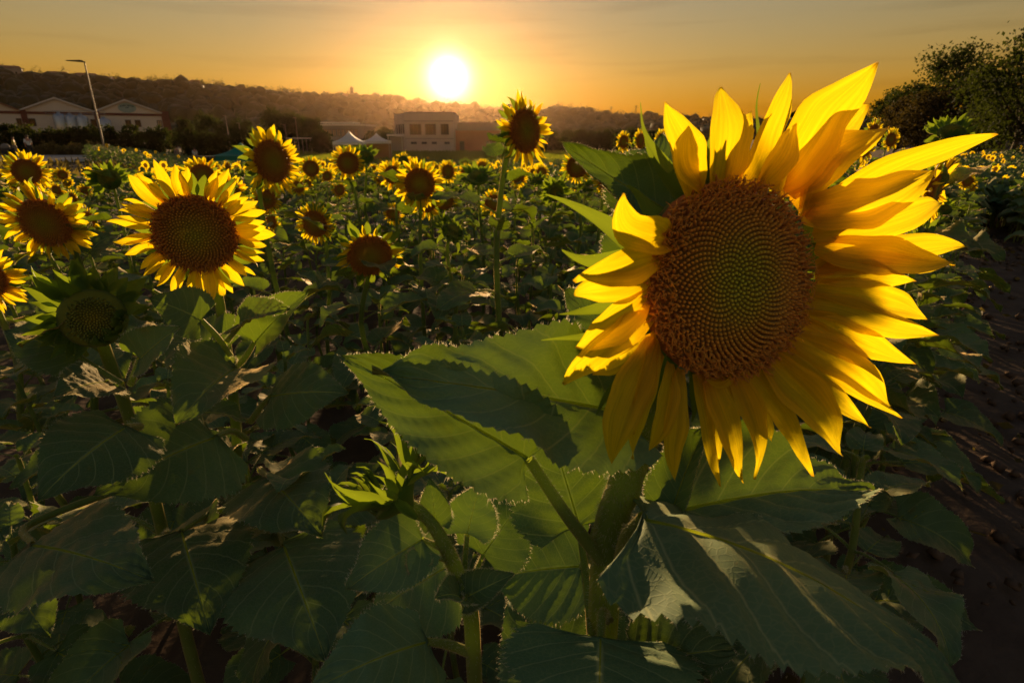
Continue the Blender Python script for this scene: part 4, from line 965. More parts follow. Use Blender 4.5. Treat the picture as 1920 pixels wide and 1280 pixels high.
# the rest of the crop as one mass
def far_template(seed, flower=True, heavy=False):
    r = np.random.default_rng(seed); lf = []; nl = 9
    for k in range(nl):
        f = .35 + .6 * (k + .5) / nl; az = k * 2.4 + seed; L = .26 * (1.1 - .4 * f) * r.uniform(.9, 1.2); p = np.array([0, 0, f])
        dx = np.array([math.cos(az), math.sin(az), 0]); sx = np.array([-math.sin(az), math.cos(az), 0]); up = np.array([0, 0, 1.])
        a0 = p + dx * .06; a1 = p + dx * (.06 + L * .45) + up * .05; a2 = p + dx * (.06 + L) - up * (.08 * r.uniform(.2, 1.6)); wv = L * .42
        lf.append(np.array([a0, a1 + sx * wv - up * .02, a2, a1 - sx * wv - up * .02, a1 + up * .02]))
    V = np.concatenate(lf); Fl = np.concatenate([np.array([[0, 1, 4], [1, 2, 4], [2, 3, 4], [3, 0, 4]]) + 5 * k for k in range(nl)])
    st = tube(np.array([[0, 0, 0], [0, .02, .6], [0, .03, .97]]), .012, 3)
    pv = []; pf = []; dv = []; df = []
    if flower:
        n = 14; c = np.array([0, -.03, 1.]); Rd, Rp = .06, .115
        for k in range(n):
            a = k * 6.283 / n + r.normal(0, .08); q = Rp * r.uniform(.85, 1.1); wv = .034
            e = np.array([math.cos(a), 0, math.sin(a)]); t = np.array([-math.sin(a), 0, math.cos(a)]); fw = np.array([0, -1., 0])
            b = 4 * len(pv); pv.append(np.array([c + e * Rd * .8, c + e * (Rd + q) * .5 + t * wv, c + e * q + fw * r.normal(.01, .03), c + e * (Rd + q) * .5 - t * wv])); pf.append([b, b + 1, b + 2, b + 3])
        m = 8; an = np.arange(m) * 6.283 / m
        dv = np.vstack([np.stack([Rd * np.cos(an), np.full(m, -.035), 1. + Rd * np.sin(an)], 1), [[0, -.06, 1.]]]); df = [[k, (k + 1) % m, m] for k in range(m)]
    return [(V, Fl, 0), (st[0], st[1], 1)] + ([(np.concatenate(pv), np.array(pf), 2), (dv, np.array(df), 3)] if flower else [])
TEMPL = [far_template(k, k in (0, 6)) for k in range(10)]
def mass(pts, name, label, tl=None, yawspread=.35):
    acc_ = [[], [], [], []]; nvs = [0] * 4; fcs = [[], [], [], []]
    for (x, y, z, s, hz, rz, k) in pts:
        c, sn = math.cos(rz), math.sin(rz); A = np.array([[c * s, -sn * s, 0], [sn * s, c * s, 0], [0, 0, hz]])
        for (V, Fc, mi) in TEMPL[k]:
            acc_[mi].append(V @ A.T + [x, y, z]); fcs[mi].append(Fc + nvs[mi]); nvs[mi] += len(V)
    parts = []
    for mi in range(4):
        if acc_[mi]: V = np.concatenate(acc_[mi]); parts.append((V, np.concatenate(fcs[mi]), mi, np.full((len(V), 2), .6)))
    return ob(name, mk(name, parts, [M_LEAF, M_STEM, M_PETAL, M_DISCD], False), kind='stuff', label=label, category='sunflowers')
pts = []
def addrow(x, y, hh, s=1., flower=True):
    if inpath(x, y): return
    k = int(rng.integers(10))
    if (y > 26 or x > .68 * y) and k in (0, 6) and rng.random() < .75: k = 4
    pts.append((x, y, float(terr(x, y)), s, hh, rng.normal(0, .35), k))
for r0, r1, dens in ((last_d, 18, 4.2), (18, 34, 3.0), (34, 60, 1.7), (60, 96, 1.3)):
    area = .5 * 1.75 * (r1 ** 2 - r0 ** 2)
    for _ in range(int(area * dens)):
        a = rng.uniform(-.875, .875); rr_ = math.sqrt(rng.uniform(r0 ** 2, r1 ** 2)); x, y = rr_ * math.sin(a), rr_ * math.cos(a); b = x / y
        if b < -.72 and (y > 12.5): continue
        if b < -.44 and 15 < y < 33: continue
        if b < -.44 and y > 62: continue
        if b > .46 and y > 30: continue
        if b > 1.0: continue
        if y > 60: continue
        hh = rng.uniform(.78, 1.0) if y < 16 else (rng.uniform(.9, 1.15) if x < -.36 * y else rng.uniform(.7, .95))
        if b > .75: hh *= .9
        addrow(x, y, hh, rng.uniform(.85, 1.15) * (1 if y < 34 else 1.15))
for _ in range(2600):                          # the bank right of the path stands thicker
    y = rng.uniform(9, 30); x = rng.uniform(.72, 1.02) * y; addrow(x, y, rng.uniform(.75, .98), rng.uniform(.9, 1.2))
mass(pts, 'sunflower_field', 'far part of the sunflower crop reaching to the buildings')
print('mass plants', len(pts))

# ------------------------------------------------------------------ trees and hedges
def tree(name, x, y, H, crown_w, label, nclump=16, nleaf=170, ls=.32, trunk_f=.3, m=M_TLEAF, group=None, z=None, seed=0, flat=1.0, cone=0., trunkr=None, weep=0., crown_h=None):
    r = np.random.default_rng(1000 + seed); z = float(terr(x, y)) - .1 if z is None else z
    o = root(name, (x, y, z), label, 'tree' if 'shrub' not in name and 'bush' not in name else 'shrub', group)
    tr = trunkr or H * .022; th = H * trunk_f; limbs = []; cl_ = []
    lean = r.normal(0, .03 * H, 2)
    tp = catmull([[0, 0, 0], [lean[0] * .3, lean[1] * .3, th * .6], [lean[0], lean[1], th], [lean[0] * 1.3, lean[1] * 1.3, H * .72]], 12)
    limbs.append(tube(tp, np.linspace(tr, tr * .25, 12), 7))
    for k in range(nclump):
        a = k * 2.4 + r.normal(0, .4); f = (k + .5) / nclump; zz = th * .9 + (H - th) * (.12 + .80 * f)
        prof_ = math.sin(math.pi * (.18 + .74 * f)) ** .7 * (1 - cone * f); rr_ = crown_w * .5 * prof_ * r.uniform(.35, .85)
        c = np.array([lean[0] + rr_ * math.cos(a), lean[1] + rr_ * math.sin(a), zz + r.normal(0, .03 * H)]); sz = crown_w * r.uniform(.13, .24)
        cl_.append((c, sz)); i0 = min(int(4 + f * 6), 10)
        limbs.append(tube(catmull([tp[i0], (tp[i0] + c) / 2 + [0, 0, -.03 * H], c], 6), np.linspace(tr * .4, tr * .08, 6), 5))
    ob('trunk', mk('trunk', [t[:2] + (0, t[2]) for t in limbs], [M_BARK]), o)
    C = []
    for c, sz in cl_:
        # each clump is a handful of sprays
        for q in range(7):
            D = r.normal(0, 1, 3); D /= np.linalg.norm(D); cc = c + D * sz * r.uniform(.3, 1.1) * [1, 1, .8 * flat]
            n = nleaf // 7; p = cc + r.normal(0, sz * .30, (n, 3)) * [1, 1, .8]
            if weep: p[:, 2] -= np.abs(r.normal(0, sz * weep, n))
            C.append(p)
    C = np.concatenate(C); qv, qf = quads_at(C, ls * r.uniform(.6, 1.3, len(C)), 0., r)
    ob('crown', mk('crown', [(qv, qf, 0, None)], [m], False), o)
    return o
def ground_at(px, d):                          # ground point under pixel column px at depth d
    x = (px - 960) / F * d; return x, d * 1.0
def gp(px, Y):
    """point on the terrain at distance Y along the view axis' ground direction, seen in pixel column px near the horizon"""
    k = CT + ST * (640 - 258) / F; return (px - 960) / F * Y / k, Y
def ztop(py, Y):
    r = ray(960, py); return CAMZ + Y * r[2] / r[1]
ORDL = ['first'] + ORD[1:]
# dark trees at the right, beyond the crop
RT = [(1760, 52, 88, 100, 'tall round-topped dark tree rising over its neighbours at the right', 24, .30, .34, M_TLEAF, 0., 0),
      (1905, 30, 20, 150, 'tallest dark tree cut off by the right edge, with drooping sprays', 26, .24, .30, M_TLEAF, .9, 1),
      (1822, 44, 118, 72, 'narrow dark tree between the tall round-topped tree and the right edge', 18, .26, .34, M_TLEAF, .3, 0),
      (1700, 56, 158, 78, 'low broad dark tree left of the tall round-topped tree', 18, .28, .2, M_TLEAF, 0., 0),
      (1655, 60, 166, 52, 'small tree with a bare trunk at the end of the dark tree row', 12, .28, .42, M_TLEAF, 0., 0),
      (1740, 48, 175, 90, 'brownish bushy tree in front of the dark tree row', 18, .26, .12, M_TLEAF2, 0., 0),
      (1680, 52, 182, 70, 'brownish low tree beside the small bare-trunked one', 14, .26, .12, M_TLEAF2, 0., 0),
      (1880, 36, 130, 90, 'dark leafy tree before the one cut off by the right edge', 18, .22, .25, M_TLEAF, .5, 0),
      (1830, 40, 190, 60, 'low dark bushy tree at the foot of the tree row', 14, .22, .12, M_TLEAF, 0., 0),
      (1965, 34, 60, 150, 'dark tree mostly outside the right edge', 18, .24, .3, M_TLEAF, .4, 0)]
for k, (px, Yd, pt, wp, lab, nc, ls, tf, m, wv, big) in enumerate(RT):
    x, y = gp(px, Yd); z = float(terr(x, y)); H = ztop(pt, Yd) - z; cw = wp * Yd / F * 1.25
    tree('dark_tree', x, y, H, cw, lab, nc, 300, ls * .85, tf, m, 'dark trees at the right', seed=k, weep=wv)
x, y = gp(1492, 75); tree('dark_tree', x, y, ztop(200, 75) - float(terr(x, y)), 2.6, 'lone small tree seen between two upper petals of the huge sunflower', 12, 150, .35, .3, seed=40)
# trees in front of the hill, middle
MT = [(400, 105, 213, 60, 'broad flat-topped tree right of the warehouses'), (345, 108, 222, 34, 'small tree beside the warehouse corner'), (455, 112, 226, 46, 'low tree between the flat-topped tree and the dark group'), (520, 96, 208, 60, 'tallest of the dark trees left of the glazed building'), (560, 98, 214, 48, 'middle one of the dark trees left of the glazed building'),
      (590, 92, 220, 40, 'dark tree next to the glazed building'), (602, 84, 243, 34, 'round dark bush in front of the glazed building'), (700, 118, 247, 40, 'low bush between the small white tent and the block building'), (722, 120, 243, 30, 'bush at the left corner of the white block building')]
for k, (px, Yd, pt, wp, lab) in enumerate(MT):
    x, y = gp(px, Yd); z = float(terr(x, y)); H = ztop(pt, Yd) - z
    tree('broad_tree' if k < 6 else 'round_bush', x, y, H, wp * Yd / F * 1.2, lab, 18, 160, .55, .12, M_TLEAF, None, seed=60 + k)
for k in range(12):
    px = 1010 + k * 24 + rng.normal(0, 4); Yd = 105 + rng.normal(0, 5); x, y = gp(px, Yd); z = float(terr(x, y)); H = ztop(246 + rng.normal(0, 4), Yd) - z
    tree('hedge_tree', x, y, H, 4.2, 'bushy tree of the dark row below the hill, ' + ORDL[k] + ' from the tallest sunflower', 12, 150, .6, .08, M_TLEAF, 'row of bushy trees right of the tallest sunflower', seed=80 + k)
# hedge in front of the warehouses
for k in range(15):
    px = -20 + k * 33 + rng.normal(0, 5); Yd = 66 + .025 * max(0, px) + rng.normal(0, 1.5); x, y = gp(px, Yd); z = float(terr(x, y)); H = ztop(243 - (5 if k in (1, 2, 5) else 0) + (4 if k > 10 else 0) + rng.normal(0, 3), Yd) - z
    tree('hedge_shrub', x, y, H, 3.3, 'dark shrub of the long hedge before the warehouses, ' + ORDL[k] + ' from the left', 14, 170, .34, .05, M_TLEAF, 'shrubs of the long hedge', seed=120 + k)
for k in range(7):
    px = 70 + k * 22 + rng.normal(0, 4); Yd = 59 + rng.normal(0, 1.); x, y = gp(px, Yd); z = float(terr(x, y))
    tree('low_shrub', x, y, rng.uniform(.7, 1.3), 2.2, 'low dry-looking shrub on the verge behind the road, ' + ORDL[k] + ' from the left', 7, 120, .25, .05, M_GRASS, 'low shrubs on the road verge', seed=150 + k)
# dry grass on the verge before the road
n = 5200; gxv = rng.uniform(-62, -17, n); gyv = rng.uniform(22, 66, n)
C0 = np.stack([gxv, gyv, terr(gxv, gyv)], 1)
rd_ = (np.interp(gxv, [-75, -45, -30, -22, -18], [30, 36, 41, 52, 75]), np.interp(gxv, [-80, -55, -38, -32, -28], [48, 54, 58, 66, 80]))
C0 = C0[(gyv < rd_[0] - .3) | (gyv > rd_[1] + .3)]
m_ = len(C0); hh = rng.uniform(.15, .5, (m_, 1)); dd_ = rng.normal(0, .12, (m_, 3)) * [1, 1, 0]; s_ = rng.uniform(.05, .12, (m_, 1)) * np.array([1, .3, 0])
V = np.stack([C0 - s_, C0 + s_, C0 + dd_ + hh * [0, 0, 1.]], 1).reshape(-1, 3); k3 = np.arange(m_) * 3
ob('verge_grass', mk('verge_grass', [(V, np.stack([k3, k3 + 1, k3 + 2], 1), 0, None)], [M_GRASS], False), kind='stuff', label='dry grass on the verges of the pale road', category='grass')
# meadow before the buildings
n = 26000; gyv = rng.uniform(56, 100, n); gxv = rng.uniform(-.46, .5, n) * gyv; C0 = np.stack([gxv, gyv, terr(gxv, gyv)], 1); hh = rng.uniform(.5, 1.0, (n, 1)); dd_ = rng.normal(0, .25, (n, 3)) * [1, 1, 0]; s_ = rng.uniform(.10, .28, (n, 1)) * np.array([1, .2, 0])
V = np.stack([C0 - s_, C0 + s_, C0 + dd_ + hh * [0, 0, 1.]], 1).reshape(-1, 3); k3 = np.arange(n) * 3
ob('meadow_grass', mk('meadow_grass', [(V, np.stack([k3, k3 + 1, k3 + 2], 1), 0, None)], [M_MEADOW], False), kind='stuff', label='green meadow strip in front of the far buildings', category='grass')
# single trees and towers on the skyline
def onridge(px, t=1.0): return hillpt(np.array([float(px)]), np.array([t]))[0]
SK = [(325, 153, 'cypress_tree', 14, 'dark rounded cypress on the skyline above the warehouses'), (332, 155, 'cypress_tree', 6, 'thin cypress beside the rounded one on the skyline'), (346, 152, 'cypress_tree', 14, 'second rounded cypress on the skyline above the warehouses'), (535, 168, 'cypress_tree', 5, 'slim cypress on the skyline above the dark tree group'),
      (608, 174, 'cypress_tree', 5, 'slim cypress on the skyline left of the tower')]
for k, (px, pt, nm, wp, lab) in enumerate(SK):
    b = onridge(px); H = ztop(pt - 3, b[1]) - b[2]
    H = CAMZ + np.hypot(b[0], b[1]) * ray(px, pt - 3)[2] / np.hypot(*ray(px, pt - 3)[:2]) - b[2]
    tree(nm, b[0], b[1], H, wp * 620 / F, lab, 12, 90, 1.0, .05, M_FOREST, z=b[2], seed=200 + k)
for k, (px, wp, pt) in enumerate([(785, 14, 184), (818, 13, 188), (1052, 16, 200), (1086, 16, 206), (1105, 12, 208), (1120, 11, 210), (870, 14, 196)]):
    b = onridge(px); rr_ = ray(px, pt); H = CAMZ + np.hypot(b[0], b[1]) * rr_[2] / np.hypot(*rr_[:2]) - b[2]
    tree('skyline_tree', b[0], b[1], H, wp * 620 / F, ['tufted tree on the ridge just left below the sun', 'rounded tree on the ridge below the sun', 'tallest of the loose trees on the ridge right of the tallest sunflower', 'round tree on the ridge, second of the loose four', 'small tree on the ridge, third of the loose four', 'small tree on the ridge, last of the loose four', 'low tree on the ridge right below the sun'][k], 9, 100, .9, .25, M_FOREST, z=b[2], seed=220 + k)
def skyh(px, pt):
    b = onridge(px); rr_ = ray(px, pt); return b, CAMZ + np.hypot(b[0], b[1]) * rr_[2] / np.hypot(*rr_[:2]) - b[2]
b, H = skyh(661, 164)
tw = root('church_tower', b - [0, 0, 1], 'slim dark tower on the hilltop left of the sun', 'tower')
bx('tower_shaft', (-1.3, 1.3, -1.3, 1.3, 0, H - 1.2), M_WALLG, tw); bx('parapet', (-1.7, 1.7, -1.7, 1.7, H - 1.2, H + .3), M_WALLG, tw); bx('belfry', (-.8, .8, -.8, .8, H + .3, H + 1.6), M_WALLG, tw)
def house(px, w, d, h, lab, name='hill_house'):
    b = onridge(px, .985); o = root(name, b - [0, 0, 1.], lab, 'house', rz=math.atan2(-b[0], b[1]) * .9)
    h *= .6; bx('wall', (-w / 2, w / 2, -d / 2, d / 2, 0, h + 1), M_WALLG, o)
    V = np.array([[-w / 2 - .5, -d / 2 - .5, h + 1], [w / 2 + .5, -d / 2 - .5, h + 1], [w / 2 + .5, d / 2 + .5, h + 1], [-w / 2 - .5, d / 2 + .5, h + 1], [-w / 2 + 1.5, 0, h + 3.0], [w / 2 - 1.5, 0, h + 3.0]])
    ob('roof', mk('roof', [(V, np.array([[0, 1, 5, 4], [2, 3, 4, 5]]), 0), (V, np.array([[1, 2, 5], [3, 0, 4]]), 0)], [M_TILE], False), o)
    for i in range(3): bx('window', (-w / 2 + w * (i + .5) / 3 - .5, -w / 2 + w * (i + .5) / 3 + .5, -d / 2 - .06, -d / 2 + .05, h * .45, h * .45 + 1.4), M_GLASS, o)
house(10, 22, 12, 9.5, 'big house on the skyline at the far left'); house(112, 14, 9, 6.5, 'house on the skyline left of the street lamp'); house(165, 16, 10, 7.5, 'wide house on the skyline behind the street lamp'); house(205, 10, 8, 5.5, 'house on the skyline right of the street lamp'); house(640, 16, 9, 5.0, 'long low house on the hilltop beside the slim tower'); house(368, 9, 7, 8.5, 'narrow house on the skyline beside the second cypress')
for k, (px, pt) in enumerate([(1145, 200), (1191, 198), (1213, 208)]):
    b, H = skyh(px, pt); o = root('power_pylon', b, ['thin mast on the ridge, leftmost of the pylons', 'pylon with a broad head on the ridge', 'short pylon on the ridge beside the petal tip'][k], 'pylon')
    for s in ((-1, -1), (1, -1), (1, 1), (-1, 1)):
        t = tube([[s[0] * .9, s[1] * .9, 0], [s[0] * .25, s[1] * .25, H]], .14, 4); ob('leg', mk('leg', [t[:2] + (0, t[2])], [M_DARKM]), o)
    for i in range(2): bx('cross_arm', (-2.2 + i * .5, 2.2 - i * .5, -.1, .1, H * (.86 + .09 * i), H * (.86 + .09 * i) + .22), M_DARKM, o)

# ------------------------------------------------------------------ buildings
def frame_win(parent, x0, x1, z0, z1, y, glass=M_GLASS, fr=.12, mull=1, frm=M_FRAME, name='window'):
    """window on a wall that faces -y at plane y"""
    o = ob(name, mk(name, [box(x0, x1, y - .05, y + .03, z1 - fr, z1) + (0,), box(x0, x1, y - .05, y + .03, z0, z0 + fr) + (0,), box(x0, x0 + fr, y - .052, y + .03, z0, z1) + (0,), box(x1 - fr, x1, y - .052, y + .03, z0, z1) + (0,)] + [box(x0 + (x1 - x0) * (i + 1) / (mull + 1) - .05, x0 + (x1 - x0) * (i + 1) / (mull + 1) + .05, y - .045, y + .03, z0, z1) + (0,) for i in range(mull)], [frm], False), parent)
    ob('pane', mk('pane', [box(x0 + .02, x1 - .02, y - .02, y + .02, z0 + .02, z1 - .02) + (0,)], [glass], False), o)
    return o
# warehouses: three gabled halls in a row
WA = P(0, 205.7, 92)[:2]; WB = P(306, 217, 104.5)[:2]; wd_ = WB - WA; wl = np.linalg.norm(wd_); wrz = math.atan2(wd_[1], wd_[0])
def wx(px):                                       # position along the facade seen at column px
    s = 0.
    lo_, hi_ = -1.5, 1.5
    for _ in range(40):
        mid = (lo_ + hi_) / 2; q = WA + wd_ * mid
        if proj(np.array([q[0], q[1], 5.]))[0] < px: lo_ = mid
        else: hi_ = mid
    return lo_ * wl
GZ = -.3
EZ = 5.75 - GZ
WBays = [(-100, 40, -30), (40, 178, 110), (178, 304, 240)]
WLab = ['cream warehouse hall at the far left, half outside the frame, with sunlit tiled roof edge', 'middle cream warehouse hall with silver tanks in front', 'cream warehouse hall with the pale blue oval sign on its gable']
halls = []
for k, (a_, b_, pk) in enumerate(WBays):
    x0, x1, xp = wx(a_), wx(b_), wx(pk); o = root('warehouse', (WA[0], WA[1], GZ), WLab[k], 'warehouse', 'row of cream warehouses', wrz); PKZ = EZ + 2.0; D = 26
    x1 -= .03
    V = np.array([[x0, 0, 0], [x1, 0, 0], [x1, 0, EZ], [xp, 0, PKZ], [x0, 0, EZ], [x0, D, 0], [x1, D, 0], [x1, D, EZ], [xp, D, PKZ], [x0, D, EZ]])
    ob('wall', mk('wall', [(V, np.array([[0, 1, 2, 3, 4], [6, 5, 9, 8, 7]]), 0), (V, np.array([[0, 4, 9, 5], [1, 6, 7, 2]]), 0)], [M_WALL], False), o)
    rf = []
    for (xa, za, xb, zb) in ((x0 - .1, EZ - .02, xp, PKZ + .04), (xp, PKZ + .04, x1 + .1, EZ - .02)):
        V = np.array([[xa, -.5, za], [xb, -.5, zb], [xb, D + .3, zb], [xa, D + .3, za]]); V = np.vstack([V, V + [0, 0, .22]])
        rf.append((V, np.array([[3, 2, 1, 0], [4, 5, 6, 7], [0, 1, 5, 4], [2, 3, 7, 6]]), 0))
    ob('roof', mk('roof', rf, [M_TILE if k == 0 else M_ROOFW], False), o)
    bx('eave_band', (x0 + .02, x1 - .02, -.12, .02, EZ - .45, EZ - .05), M_RED, o); 
    bx('pilaster', (x0 - .05, x0 + .75, -.16, .01, 0, EZ + .15), M_RED, o)
    if k == 2: bx('pilaster', (x1 - .05, x1 + 1.2, -.16, 3, 0, EZ + .4), M_RED, o)
    halls.append((o, x0, x1))
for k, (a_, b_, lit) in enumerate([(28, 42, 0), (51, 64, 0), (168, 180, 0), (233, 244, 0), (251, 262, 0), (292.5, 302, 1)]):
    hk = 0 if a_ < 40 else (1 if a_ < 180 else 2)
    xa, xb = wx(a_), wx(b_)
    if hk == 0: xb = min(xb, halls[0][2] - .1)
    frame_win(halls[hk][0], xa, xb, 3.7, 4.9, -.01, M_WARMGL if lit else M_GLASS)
# oval sign with its two lines of (unreadable) lettering
so = halls[2][0]; xa, xb = wx(225), wx(259); cxs = (xa + xb) / 2; a_ = np.arange(36) * 6.28318 / 36
V = np.vstack([np.stack([cxs + (xb - xa) / 2 * np.cos(a_), np.full(36, -.10), EZ + .85 + .82 * np.sin(a_)], 1), np.stack([cxs + (xb - xa) / 2 * np.cos(a_), np.full(36, -.02), EZ + .85 + .82 * np.sin(a_)], 1)])
sg = ob('sign', mk('sign', [(V, np.array([list(range(35, -1, -1))]), 0), (V, np.array([[i, (i + 1) % 36, 36 + (i + 1) % 36, 36 + i] for i in range(36)]), 0)], [M_SIGNB], False), so, label='pale blue oval sign with dark lettering')
lt = []
hw = (xb - xa) / 2
for i in range(15):
    f = -0.72 + 1.44 * i / 14
    if i == 7: continue
    zc = EZ + .85 + .40 - .30 * f * f; w2 = hw * .036 * (1 + .3 * math.sin(i * 5)); h2_ = .12
    lt.append(box(cxs + f * hw - w2, cxs + f * hw + w2, -.125, -.103, zc - h2_, zc + h2_) + (0,))
for i in range(5):
    f = -.15 + .3 * i / 4; lt.append(box(cxs + f * hw - hw * .03, cxs + f * hw + hw * .03, -.125, -.103, EZ + .80, EZ + .99) + (0,))
ob('lettering', mk('lettering', lt, [M_SIGNT], False), sg)
for k, (a_, top, r_) in enumerate([(112, 213, .95), (132, 215, .95), (152, 216, .95), (193, 222, 1.1)]):
    x = wx(a_); base = WA + wd_ / wl * x - np.array([-wd_[1], wd_[0]]) / wl * 2.4
    o = root('storage_tank', (base[0], base[1], GZ), ['tall silver tank before the middle warehouse, leftmost of three', 'tall silver tank before the middle warehouse, centre of three', 'tall silver tank before the middle warehouse, rightmost of three', 'shorter silver tank between the middle warehouse and the oval sign'][k], 'tank', 'silver tanks before the warehouses')
    h = CAMZ + np.hypot(*base) * ray(a_, top)[2] / np.hypot(*ray(a_, top)[:2]) - GZ; n = 18; an = np.arange(n) * 6.28318 / n
    pr_ = [(r_ * .3, .5), (r_, .9), (r_, h - .4), (r_ * .7, h - .12), (.25, h), (.25, h + .25), (.01, h + .25)]
    V = np.concatenate([np.stack([q[0] * np.cos(an), q[0] * np.sin(an), np.full(n, q[1])], 1) for q in pr_]); i, j = np.meshgrid(np.arange(len(pr_) - 1), np.arange(n), indexing='ij'); i = i.ravel(); j = j.ravel(); kk = (j + 1) % n
    ob('vessel', mk('vessel', [(V, np.stack([i * n + j, i * n + kk, (i + 1) * n + kk, (i + 1) * n + j], 1), 0)], [M_STEEL]), o)
    for q in range(4): bx('leg', (r_ * .75 * math.cos(q * 1.571 + .78) - .06, r_ * .75 * math.cos(q * 1.571 + .78) + .06, r_ * .75 * math.sin(q * 1.571 + .78) - .06, r_ * .75 * math.sin(q * 1.571 + .78) + .06, 0, 1.2), M_STEEL, o)
    if k == 1:
        rl = [tube([[-6, 0, h + .1 + .45 * q], [6, 0, h + .1 + .45 * q]], .04, 4)[:2] + (0,) for q in range(2)] + [tube([[-6 + 2 * q, 0, h - .3], [-6 + 2 * q, 0, h + .6]], .04, 4)[:2] + (0,) for q in range(7)]
        ob('walkway_railing', mk('walkway_railing', rl, [M_STEEL], False), o)
# white block building
BY = 100.; g0 = -1.2
bl, _ = gp(760, BY); br, _ = gp(850, BY); btop = ztop(212, BY) - g0
o = root('block_building', (bl, BY, g0), 'pale two-storey block building straight below the sun', 'building'); Wb = br - bl; dep = 12.
sx_ = -2.9                                        # the left side wall runs back and to the left
V = np.array([[0, 0, 0], [Wb, 0, 0], [Wb, dep, 0], [sx_, 6.5, 0]], float); V = np.vstack([V, V + [0, 0, btop]])
ob('wall', mk('wall', [(V, np.array([[0, 1, 5, 4], [1, 2, 6, 5], [2, 3, 7, 6], [3, 0, 4, 7], [4, 5, 6, 7]]), 0)], [M_WALLW], False), o)
for z0, z1, nm in ((btop - 1.35, btop - 1.15, 'string_course'), (2.55, 2.70, 'string_course'), (btop, btop + .2, 'parapet_coping')):
    bx(nm, (-.05, Wb + .05, -.10, .05 if nm[0] == 's' else dep * .5, z0, z1), M_WALLG, o)
def bxp(px): return gp(px, BY)[0] - bl
def bz(py): return ztop(py, BY) - g0
for a_, b_ in ((769, 790.5), (798, 818), (827, 842)): frame_win(o, bxp(a_), bxp(b_), bz(253), bz(232.5), -.01, mull=2, fr=.1)
for a_, b_ in ((770, 781), (790, 800), (809, 818.5), (833, 843)): frame_win(o, bxp(a_), bxp(b_), bz(270.5), bz(266), -.01, mull=1, fr=.06)
sw = root('side', (0, 0, 0), '', '') if False else None
def sidebox(name, f0, f1, z0, z1, m, thick=.06):
    p0 = np.array([sx_, 6.5]) * (1 - f0); p1 = np.array([sx_, 6.5]) * (1 - f1); nn = nz(np.array([p1[1] - p0[1], -(p1[0] - p0[0]), 0]))[:2]
    if nn[0] > 0: nn = -nn
    V = np.array([[*(p0 + nn * thick), z0], [*(p1 + nn * thick), z0], [*(p1 + nn * thick), z1], [*(p0 + nn * thick), z1], [*p0, z0], [*p1, z0], [*p1, z1], [*p0, z1]])
    ob(name, mk(name, [(V, np.array([[0, 1, 2, 3], [4, 5, 1, 0], [1, 5, 6, 2], [7, 6, 2, 3], [4, 0, 3, 7]]), 0)], [m], False), o)
for f0, f1 in ((.18, .28), (.40, .56), (.64, .72), (.82, .94)): sidebox('window', f0, f1, bz(251), bz(232.5), M_GLASS)
cn = root('entrance_canopy', (gp(742, 97)[0], 97, g0), 'small white canopy at the entrance of the block building', 'canopy')
bx('canopy_roof', (-1.25, 1.25, -.9, .9, 3.0, 3.3), M_ROOFW, cn)
for sx2 in (-1.1, 1.1):
    bx('post', (sx2 - .06, sx2 + .06, -.8, -.68, 0, 3.0), M_STEEL, cn)
bx('back_panel', (-1.15, 1.15, .7, .8, 0, 2.9), M_WALLG, cn)
# reddish annexe to the right
al, _ = gp(852, 104); ar_, _ = gp(948, 104)
an_ = root('low_annexe', (al, 104, g0), 'low reddish annexe right of the pale block building', 'building'); Wn = ar_ - al; h1 = ztop(245, 104) - g0
bx('wall', (0, Wn, 0, 9, 0, h1), M_REDW, an_); bx('roof', (-.2, Wn + .3, -.5, 9.4, h1, h1 + .3), M_WALLG, an_)
bx('upper_storey', (.3, Wn - .6, 3, 9.2, h1 + .3, ztop(229, 104) - g0), M_WALLG, an_)
for k, (f, ww) in enumerate([(.10, .09), (.62, .12), (.84, .1)]): frame_win(an_, Wn * f, Wn * (f + ww), .4, 2.2, -.01)
# glazed long building
gl, _ = gp(606, 128); gr, _ = gp(642, 128); gr2, _ = gp(715, 128)
gb = root('glazed_building', (gl, 128, g0), 'long low building with a row of warm windows under a white flat roof', 'building'); Wg = gr - gl + 4.2; hg = ztop(236, 128) - g0
bx('wall', (-1, Wg + .4, 0, 10, 0, hg), M_WALLG, gb); bx('roof', (-1.4, Wg + .9, -.7, 10.4, hg, hg + .3), M_ROOFW, gb); bx('roof_edge', (-1., Wg - 1.6, -.3, 6, hg + .55, hg + .75), M_ROOFW, gb); bx('side_hall', (Wg + .4, Wg + 9, 1, 11, 0, hg - .9), M_WALLG, gb)
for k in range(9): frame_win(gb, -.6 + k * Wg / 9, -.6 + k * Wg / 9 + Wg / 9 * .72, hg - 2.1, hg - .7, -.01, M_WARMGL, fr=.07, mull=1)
# made-up pale railing left of it, standing in for a row of glints
rl_, _ = gp(536, 86); rr2, _ = gp(596, 86)
ra = root('glint_railing', (rl_, 86, g0), 'low made-up railing standing in for the row of glints before the dark trees', 'railing'); zt = ztop(258.5, 86) - g0
bx('rail', (0, rr2 - rl_, -.06, .06, zt - .12, zt), M_ROOFW, ra)
for q in range(9): bx('post', ((rr2 - rl_) * q / 8 - .04, (rr2 - rl_) * q / 8 + .04, -.05, .05, 0, zt - .12), M_POLE, ra)

